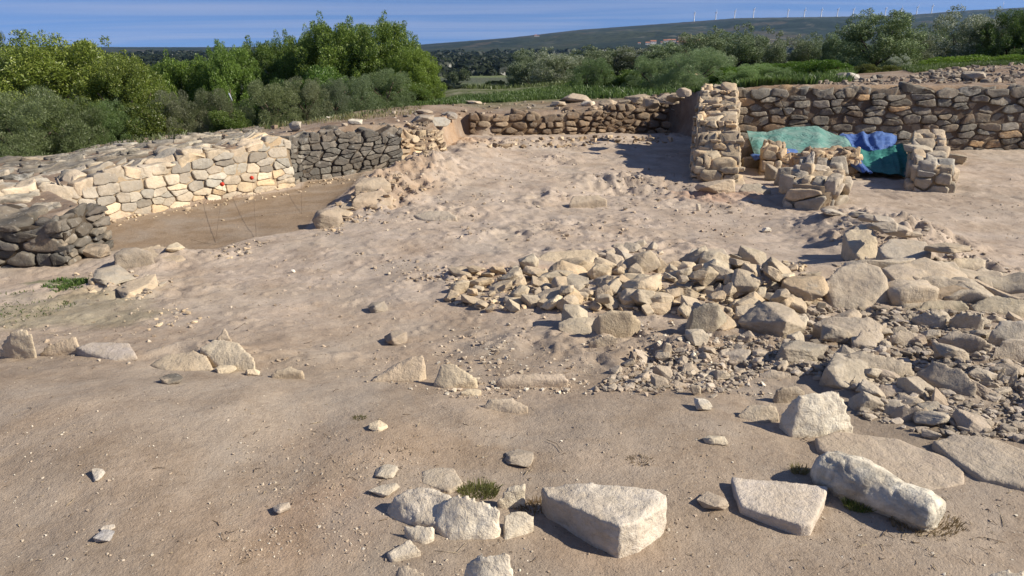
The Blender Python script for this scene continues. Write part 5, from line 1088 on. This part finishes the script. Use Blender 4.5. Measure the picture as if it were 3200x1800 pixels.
# trees and hedges of the plain, each its own
r = random.Random(99)
lab = ['small dark tree far out in the plain', 'pale olive tree far out in the plain', 'bushy hedge tree in the plain']
for k in range(150):
    Y = 62*(1100/62)**r.random(); px = r.uniform(1080, 2576) if r.random() < .85 else r.uniform(0, 1080)
    x = (px-1288)/F*Y*1.02; z = float(zbase(np.array([x]), np.array([Y]))[0]); i = r.randrange(3)
    hh = r.uniform(1.6, 3.6)*(1+Y/500); py = HOR+math.tan(math.atan2(EYE-z, Y))*F
    tree(px, py, hh*r.uniform(1.1, 1.9)*F/Y, hh*F/Y, Y, 'far' if Y > 110 else 'broad', lab[i], group='scattered trees of the plain: '+('dark', 'pale', 'hedge')[i], col=[(.8,.9,.7),(1.3,1.3,1.3),(.95,1.1,.7)][i], trunk=Y < 150)
def blobs(name, label, pts, s, c0, c1, seed, n_each=26, kind='stuff', cat='woodland', flat=.8):
    q = np.random.default_rng(seed); pts = np.asarray(pts); s = np.asarray(s); n = len(pts)*n_each; w = np.repeat(np.arange(len(pts)), n_each)
    d = q.normal(size=(n, 3)); d /= np.linalg.norm(d, axis=1)[:, None]; d[:, 2] = np.abs(d[:, 2])*1.1-.15; p = pts[w]+d*s[w][:, None]*np.array([1, 1, flat])*q.uniform(.7, 1.05, (n, 1))
    a = np.cross(d, q.normal(size=(n, 3))); a /= np.linalg.norm(a, axis=1)[:, None]; b = np.cross(d, a)+d*q.uniform(-.5, .5, (n, 1)); L = (s[w]*q.uniform(.28, .55, n))[:, None]
    V = np.stack([p-a*L, p-b*L*.7, p+a*L, p+b*L*.7], 1).reshape(-1, 3); t = np.clip(q.random(n)*.5+np.repeat(q.random(len(pts)), n_each)*.6, 0, 1)[:, None]
    C = np.repeat(np.c_[np.array(c0)*(1-t)+np.array(c1)*t, np.ones(n)], 4, 0); o = link(bpy.data.objects.new(name, mesh_np(name, V, [np.arange(4*n).reshape(n, 4)], M_LEAF, C, False)))
    return tag(o, label, cat, kind=kind)
# far-off scrub wood on the plain and the hill foot
q = np.random.default_rng(5); n = 15000; Y = 170*(1700/170)**q.random(n); th = q.uniform(-.72, .75, n); x = Y*np.tan(th)
keep = vn(np.c_[x/120+3, Y/60], 8) > .42+.1*(Y < 400); x, Y = x[keep], Y[keep]
# ------------------------------------------------------------------ the ridge with the wind farm
SKY = [(-1800,118),(-600,117),(600,119),(1000,117),(1080,113),(1200,104),(1288,97),(1438,80),(1588,69),(1697,61),(1788,54),(1828,53),(1905,52),(2052,50),(2158,48),(2227,43),(2299,37),(2399,32),(2482,27),(2576,26),(3300,20),(4500,30)]
SX = np.array([(a-CX)/F/math.cos(PITCH)*1.0 for a, _ in SKY]); SZ = np.array([EYE+4000*(HOR-b)/F for _, b in SKY])
HD0, HD1 = 1350., 4000.
def zhill(x, y):
    h = np.interp(x/y*1.0, SX, SZ)+16; s = np.clip((y-HD0)/(HD1-HD0), 0, 1.35); up = np.where(s < 1, s**1.25, 1-(s-1)*.6)
    base = -16+h*up; p = np.c_[x, y]/420.; rel = np.minimum(s*1.6, 1)*np.clip((1-s)*3, 0.02, 1)
    return base+np.clip(h, 8, 200)*.20*rel*(fbm(p, 4, 12)+.4*(1-2*np.abs(fbm(p*1.4, 3, 19)))) - (np.abs(h) < 6)*0
def hill():
    ny, nx = 260, 620; ys = np.linspace(HD0-60, 5200, ny); tx = np.linspace(-.95, 1.05, nx); Tx, Ys = np.meshgrid(tx, ys); x = (Tx*Ys).ravel(); y = Ys.ravel(); z = zhill(x, y)
    z = z+1.2*fbm(np.c_[x, y]/22, 2, 70)*np.clip((y-HD0)/400, 0, 1)
    p = np.c_[x, y]; a = smooth(-.1, .25, fbm(p/300, 5, 31)); col = np.array([.014, .024, .012])*(1-a[:, None])+np.array([.034, .042, .020])*a[:, None]
    k = smooth(.28, .42, fbm(p/130+9, 5, 37))[:, None]*.75; col = col*(1-k)+np.array([.085, .068, .045])*k
    k = smooth(.45, .55, fbm(p/60+4, 4, 47))[:, None]*.6; col = col*(1-k)+np.array([.17, .155, .12])*k
    top = smooth(.90, .98, (y-HD0)/(HD1-HD0))[:, None]*.5; col = col*(1-top)+np.array([.06, .048, .032])*top
    m, nt, b = mat('garrigue_hillside'); g = N(nt, 'ShaderNodeNewGeometry').outputs['Position']; at = N(nt, 'ShaderNodeAttribute'); at.attribute_name = 'col'
    c = mixc(nt, ramp(nt, noise(nt, g, .055, 5, .7), .42, .60), mixc(nt, 1.0, at.outputs['Color'], (.45, .5, .5), 'MULTIPLY'), mixc(nt, 1.0, at.outputs['Color'], (1.25, 1.2, 1.1), 'MULTIPLY')); nt.links.new(c, b.inputs['Base Color'])
    i = (np.arange(ny-1)[:, None]*nx+np.arange(nx-1)).ravel(); Q = np.stack([i, i+1, i+nx+1, i+nx], 1)
    tag(link(bpy.data.objects.new('hill', mesh_np('hill', np.c_[x, y, z], [Q], m, col))), 'long wooded limestone ridge on the horizon', 'hill', kind='structure')
hill()
def ztot(x, y): return np.maximum(zbase(x, y), np.where(y > HD0, zhill(x, y), -99))
z = ztot(x, Y); s = q.uniform(2.0, 4.2, len(x))*(1+Y/800)
blobs('woodland', 'dark scrub woodland covering the plain and the foot of the ridge', np.c_[x, Y, z+s*.2], s, (.012, .020, .008), (.032, .042, .018), 6)
# turbines
M_TURB = plain('white_steel', (.8, .8, .8), .4)
for i, px in enumerate([1697,1745,1787,1829,1906,1943,1981,2017,2052,2088,2124,2159,2194,2227]):
    x = (px-CX)/F/math.cos(PITCH)*HD1; z0 = float(zhill(np.array([x]), np.array([HD1]))[0]); H_ = 37 if i not in (0, 3) else 43
    e = empty('wind_turbine', (x, HD1, z0-4), ('white wind turbine on the ridge, %s' % ['leftmost of the line above the brown crest', 'second from the left end of the line', 'third from the left end of the line', 'tallest looking, fourth from the left end', 'first after the gap in the line', 'second after the gap', 'third after the gap', 'fourth after the gap', 'middle of the right-hand run', 'sixth from the right end', 'fifth from the right end', 'third from the right end', 'second from the right end', 'last at the right end of the line'][i]), 'wind turbine', 'wind turbines along the ridge')
    del e['_w']; A = Acc()
    for k in range(6): tube((0, 0, H_*k/6), (0, 0, H_*(k+1)/6+.1), 2.9-.25*k, A, 10)
    A.obj('tower', M_TURB, e); A = Acc(); tube((-2.2, 3, H_+1.2), (2.2, -4.5, H_+1.2), 1.9, A, 8); A.obj('nacelle', M_TURB, e); rr = random.Random(i*5+1); a0 = rr.uniform(0, 2.09); A = Acc()
    for k in range(3):
        a = a0+k*2.094; d = Vector((math.cos(a)*.35, -.1, math.sin(a))); c0 = Vector((2.2, -4.8, H_+1.2)); tube(c0, c0+d*7, 1.2, A, 6); tube(c0+d*6.8, c0+d*14, .7, A, 6)
    A.obj('rotor', M_TURB, e)
for px, hh in ((2385, 34), (2434, 26)):
    x = (px-CX)/F/math.cos(PITCH)*HD1; z0 = float(zhill(np.array([x]), np.array([HD1]))[0]); A = Acc(); tube((x, HD1, z0-3), (x, HD1, z0+hh), .7, A, 6); tube((x-3, HD1, z0+hh*.7), (x+3, HD1, z0+hh*.7), .5, A, 6)
    tag(A.obj('mast', M_TURB), 'thin dark mast on the ridge, %s' % ('left of the two' if px < 2400 else 'right of the two'), 'mast', 'masts on the ridge')
# village on the rise
M_WALLW = plain('lime_render', (.70, .66, .58)); M_WALLT = plain('tan_render', (.42, .30, .21)); M_ROOF = plain('clay_tiles', (.36, .16, .09)); M_DARKW = plain('window_glass', (.04, .05, .06), .3)
def house(px, py, w, h, label, wm, roof=True, cat='house', dep=.8, tower=False, group='houses of the far village'):
    ys = np.linspace(300, 3990, 400); d = ray(px, py); xs = ys*d[0]/d[1]; zs = EYE+ys*d[2]/d[1]; g = ztot(xs, ys); k = int(np.argmax(g > zs)) if (g > zs).any() else 160
    Y = float(ys[k]); X, Yy, Z = AT(px, py, Y); W_ = w*Y/F; H_ = h*Y/F; e = empty('house' if not tower else 'church_tower', (X, Yy, Z), label, cat, group); del e['_w']
    D_ = W_*dep; A = Acc(); b = H_*(.68 if roof else 1.0); v = np.array([(sx*W_/2, sy*D_/2, zz) for zz in (-5, b) for sx, sy in ((-1,-1),(1,-1),(1,1),(-1,1))])
    A.add(v, None, np.array([(0,1,5,4),(1,2,6,5),(2,3,7,6),(3,0,4,7),(4,5,6,7)])); A.obj('wall', wm, e, False)
    if roof:
        A = Acc(); o = .6; v = np.array([(-W_/2-o, -D_/2-o, b+.05), (W_/2+o, -D_/2-o, b+.05), (W_/2+o, D_/2+o, b+.05), (-W_/2-o, D_/2+o, b+.05), (-W_/2-o, 0, H_), (W_/2+o, 0, H_)])
        A.add(v, np.array([(0,4,3),(1,2,5)]), np.array([(0,1,5,4),(2,3,4,5),(3,2,1,0)])); A.obj('roof', M_ROOF, e, False)
    for k in range(max(1, int(W_/5))):
        xx = (k+.5)/max(1, int(W_/5))*W_-W_/2; A = Acc(); v = np.array([(xx+sx*.6, -D_/2-.06+sy*.04, b*.55+zz) for zz in (-.8, .8) for sx, sy in ((-1,-1),(1,-1),(1,1),(-1,1))])
        A.add(v, None, np.array([(0,1,5,4),(1,2,6,5),(2,3,7,6),(3,0,4,7),(4,5,6,7)])); A.obj('window', M_DARKW, e, False)
for a in [(1608,112,6,5,'small white house at the left end of the village',M_WALLW),(1629,113,10,7,'white house with a low front, second from the left of the village',M_WALLW),(1643,111,13,9,'pale pink house with a pitched roof in the village',M_WALLW),
          (1664,110,4,5,'tiny white house left of the three white blocks',M_WALLW),(1673,108,8,8,'left one of the three white blocks of houses',M_WALLW),(1683,107,8,8,'middle one of the three white blocks of houses',M_WALLW),(1694,107,9,8,'right one of the three white blocks of houses',M_WALLW),
          (1709,110,14,6,'low pale house in front of the big brown building',M_WALLT),(1725,112,16,7,'tan cottage below the big brown building',M_WALLT),(1752,107,14,7,'tan row house right of the tower',M_WALLT),(1767,104,14,6,'tan house further right of the tower',M_WALLT),(1781,103,12,6,'tan house at the right end of the village',M_WALLT),
          (1348,90,5,3,'white farmhouse alone low on the ridge',M_WALLW),(1350,92,12,2.5,'second white farm building on the ridge',M_WALLW),(1148,195,6,4,'small white hut in the fields',M_WALLW)]:
    house(*a)
house(1718, 108, 29, 15, 'big brown castle-like building of the village', M_WALLT, False, 'castle', .6, group=None); house(1736, 106, 4.5, 18, 'slim stone tower beside the big brown building', M_WALLT, False, 'tower', 1, True, group=None)

# ------------------------------------------------------------------ weeds, vines, tufts
def grassy(name, label, zones, seed, kind='stuff', cat='grass'):
    r = np.random.default_rng(seed); Vs, Cs = [], []
    for poly, n, h0, h1, c0, c1, wd in zones:
        pl = np.array(poly, float); lo, hi = pl.min(0), pl.max(0); q = r.uniform(lo, hi, (n*3, 2)); q = q[inpoly(q[:, 0], q[:, 1], pl)][:n]; x, y, z, t = G(q[:, 0], q[:, 1], 90)
        k = len(x); z = zbase(x, y); h = r.uniform(h0, h1, k)*(.6+.8*vn(np.c_[x, y]*1.5, 5)); a = r.uniform(0, 6.28, k); w = wd*h; ln = r.normal(0, .35, (k, 2))*h[:, None]
        c, s = np.cos(a), np.sin(a); b0 = np.c_[x-c*w, y-s*w, z-.01]; b1 = np.c_[x+c*w, y+s*w, z-.01]; m0 = np.c_[x+ln[:, 0]*.4-c*w*.8, y+ln[:, 1]*.4-s*w*.8, z+h*.6]; m1 = np.c_[x+ln[:, 0]*.4+c*w*.8, y+ln[:, 1]*.4+s*w*.8, z+h*.6]; tp = np.c_[x+ln[:, 0], y+ln[:, 1], z+h]
        Vs.append(np.stack([b0, b1, m1, tp, m0], 1).reshape(-1, 3)); mx_ = np.clip(r.random((k, 1))*.7+.6*(vn(np.c_[x, y]*.9, 9)[:, None]-.3), 0, 1); C = np.array(c0)*(1-mx_)+np.array(c1)*mx_; Cs.append(np.repeat(np.c_[C, np.ones(k)], 5, 0))
    V = np.vstack(Vs); n = len(V)//5; i = np.arange(n)*5; me = mesh_np(name, V, [np.stack([i+2, i+3, i+4], 1), np.stack([i, i+1, i+2, i+4], 1)], M_LEAF, np.vstack(Cs), False)
    o = link(bpy.data.objects.new(name, me)); return tag(o, label, cat, kind=kind)
GA, GB, DRY = (.055, .10, .024), (.13, .19, .05), (.28, .23, .11)
grassy('weeds', 'bright green weeds and vines beyond the dig', [
    ([(1010,268),(1150,246),(1300,232),(1440,212),(1470,245),(1300,256),(1150,262)], 16000, .04, .13, GA, GB, .10), ([(1090,210),(1440,196),(1450,212),(1250,225),(1100,222)], 12000, .05, .18, (.07, .10, .03), (.15, .18, .06), .10),
    ([(1440,212),(1820,200),(1840,228),(1620,246),(1450,250)], 12000, .06, .20, GA, (.11, .17, .04), .09), ([(1820,190),(2120,172),(2150,205),(2000,216),(1850,224)], 14000, .08, .22, (.055, .10, .022), (.14, .21, .05), .07),
    ([(2230,165),(2400,150),(2576,142),(2576,162),(2400,170),(2300,184)], 16000, .04, .13, (.06, .10, .025), (.13, .18, .05), .09)], 3)
grassy('weeds', 'dry and green weeds along the foot of the left grove', [([(0,392),(200,388),(350,352),(620,330),(900,285),(1020,262),(1030,275),(900,298),(700,322),(350,364),(0,402)], 7000, .04, .12, (.07, .10, .03), (.17, .18, .07), .12),
    ([(600,330),(900,290),(1060,266),(1060,285),(900,305),(700,320)], 2500, .03, .10, DRY, (.20, .20, .08), .08)], 4)
grassy('weeds', 'small green weeds on the earth below the dark left wall', [([(100,720),(150,702),(225,705),(215,725),(140,735)], 700, .01, .045, (.05, .10, .02), (.12, .18, .04), .2), ([(-20,740),(80,730),(200,765),(100,800),(-20,830)], 700, .006, .02, (.09, .12, .04), (.16, .18, .08), .3)], 6)
def tuft(label, px, py, rad, n, h, c0, c1, seed, lean=.5):
    r = np.random.default_rng(seed); x0, y0, z0, _ = G1(px, py); e = None; V, C = [], []
    for k in range(n):
        a = r.uniform(0, 6.28); q = rad*math.sqrt(r.random()); b = Vector((q*math.cos(a), q*math.sin(a)*.6, -.005)); d = Vector((math.cos(a)*lean*r.uniform(.2, 1.4)+r.normal(0, .3), math.sin(a)*lean*r.uniform(.2, 1.4)+r.normal(0, .3), 1)).normalized()*h*r.uniform(.4, 1.2)
        s = d.cross(Vector((0, -1, .3))).normalized()*.0016; m = b+d*.55+Vector((0, 0, .004)); t = b+d+Vector((0, 0, -.25*h*r.random())); V += [b-s, b+s, m+s*.8, t, m-s*.8]; f = r.random(); C += [tuple(np.array(c0)*(1-f)+np.array(c1)*f)+(1,)]*5
    i = np.arange(n)*5; me = mesh_np('grass_tuft', np.array([v[:] for v in V]), [np.stack([i+2, i+3, i+4], 1), np.stack([i, i+1, i+2, i+4], 1)], M_LEAF, np.array(C), False)
    o = link(bpy.data.objects.new('grass_tuft', me)); o.location = (x0, y0, z0); tag(o, label, 'grass tuft')
tuft('green and straw tuft growing against the front of the column-like stone', 2165, 1275, .06, 420, .05, (.07, .13, .02), (.24, .22, .08), 1)
tuft('dry straw tuft at the right foot of the column-like stone', 2330, 1318, .13, 420, .035, (.30, .22, .12), (.18, .14, .07), 2, .9)
tuft('yellow green grass tuft behind the large cream domed boulder', 1205, 1240, .08, 420, .045, (.24, .23, .08), (.12, .14, .04), 3)
tuft('dry grass between the upright cream stone and the thick block', 1345, 1280, .08, 260, .035, (.30, .20, .10), (.20, .14, .07), 4, .8)
tuft('thin straw at the left end of the column-like stone', 2012, 1190, .03, 110, .05, (.34, .28, .14), (.20, .18, .07), 5)
tuft('wisps of dry root on the bare middle foreground', 1610, 1160, .05, 90, .03, (.22, .16, .10), (.30, .24, .16), 6, 1.6)
tuft('little green sprout on the foreground left of centre', 905, 1052, .03, 70, .022, (.14, .15, .05), (.22, .18, .09), 7, 1.2)
# a twig
def twig(label, pts):
    P3 = []
    for px, py in pts: x, y, z, _ = G1(px, py); P3.append((x, y, z+.008))
    A = Acc()
    for a, b in zip(P3, P3[1:]): tube(a, b, .0011, A, 5)
    tag(A.obj('twig', M_BARK), label, 'twig')
twig('thin curved root lying in the middle foreground', [(1375,1110),(1400,1120),(1415,1140)]); twig('straw stalk lying behind the cream boulders', [(1165,1238),(1190,1228),(1250,1218)])
twig('dark stick on the swept trench', [(482,604),(510,612),(545,618)])
# small things by the bushes
def rag():
    x, y, z, _ = G1(625, 302); q = np.random.default_rng(2); n = 14; u, v = np.meshgrid(np.linspace(0, 1, n), np.linspace(0, 1, n)); p = np.c_[u.ravel(), v.ravel()]; h = .10*np.sin(p[:, 0]*3.1)*np.sin(p[:, 1]*3.1)+.05*fbm(p*5, 3, 2)
    V = np.c_[x+(p[:, 0]-.5)*.16, y+(p[:, 1]-.5)*.16, z+.06+h]; i = (np.arange(n-1)[:, None]*n+np.arange(n-1)).ravel(); Q = np.stack([i, i+1, i+n+1, i+n], 1); e = np.vstack([V, V-[0, 0, .01]])
    tag(link(bpy.data.objects.new('red_rag', mesh_np('red_rag', e, [np.vstack([Q, Q[:, ::-1]+n*n])], M_RED))), 'crumpled red rag lying at the foot of the bushes', 'rag')
rag()
X, Y_, Z = AT(583, 262, 18.2); e = empty('flag_stake', (X, Y_, Z-.5), 'stake with a whitish cloth tied to it among the bushes', 'stake'); A = Acc(); tube((X-.02, Y_, Z-.5), (X, Y_, Z+.35), .012, A); A.obj('stake', M_BARK, e)
A = Acc(); tube((X-.03, Y_-.03, Z+.26), (X+.03, Y_-.03, Z+.08), .018, A, 8); A.obj('cloth', M_WHITE, e)

# ------------------------------------------------------------------ the air
def haze():
    m = bpy.data.materials.new('air'); m.use_nodes = True; nt = m.node_tree; nt.nodes.clear(); o = N(nt, 'ShaderNodeOutputMaterial'); v = N(nt, 'ShaderNodeVolumePrincipled')
    v.inputs['Color'].default_value = (.36, .62, 1.0, 1); v.inputs['Density'].default_value = HAZE; v.inputs['Anisotropy'].default_value = .2; nt.links.new(v.outputs[0], o.inputs['Volume'])
    bm = bmesh.new(); bmesh.ops.create_cube(bm, size=1); me = bpy.data.meshes.new('haze'); bm.to_mesh(me); bm.free(); me.materials.append(m)
    o = link(bpy.data.objects.new('haze', me)); o.scale = (13000, 5700, 330); o.location = (0, 5700/2-330, 330/2-20); tag(o, 'faint blue air over the plain', 'haze', kind='stuff')
HAZE = .000042
haze()
for o in COL.objects:
    if '_w' in o: del o['_w']
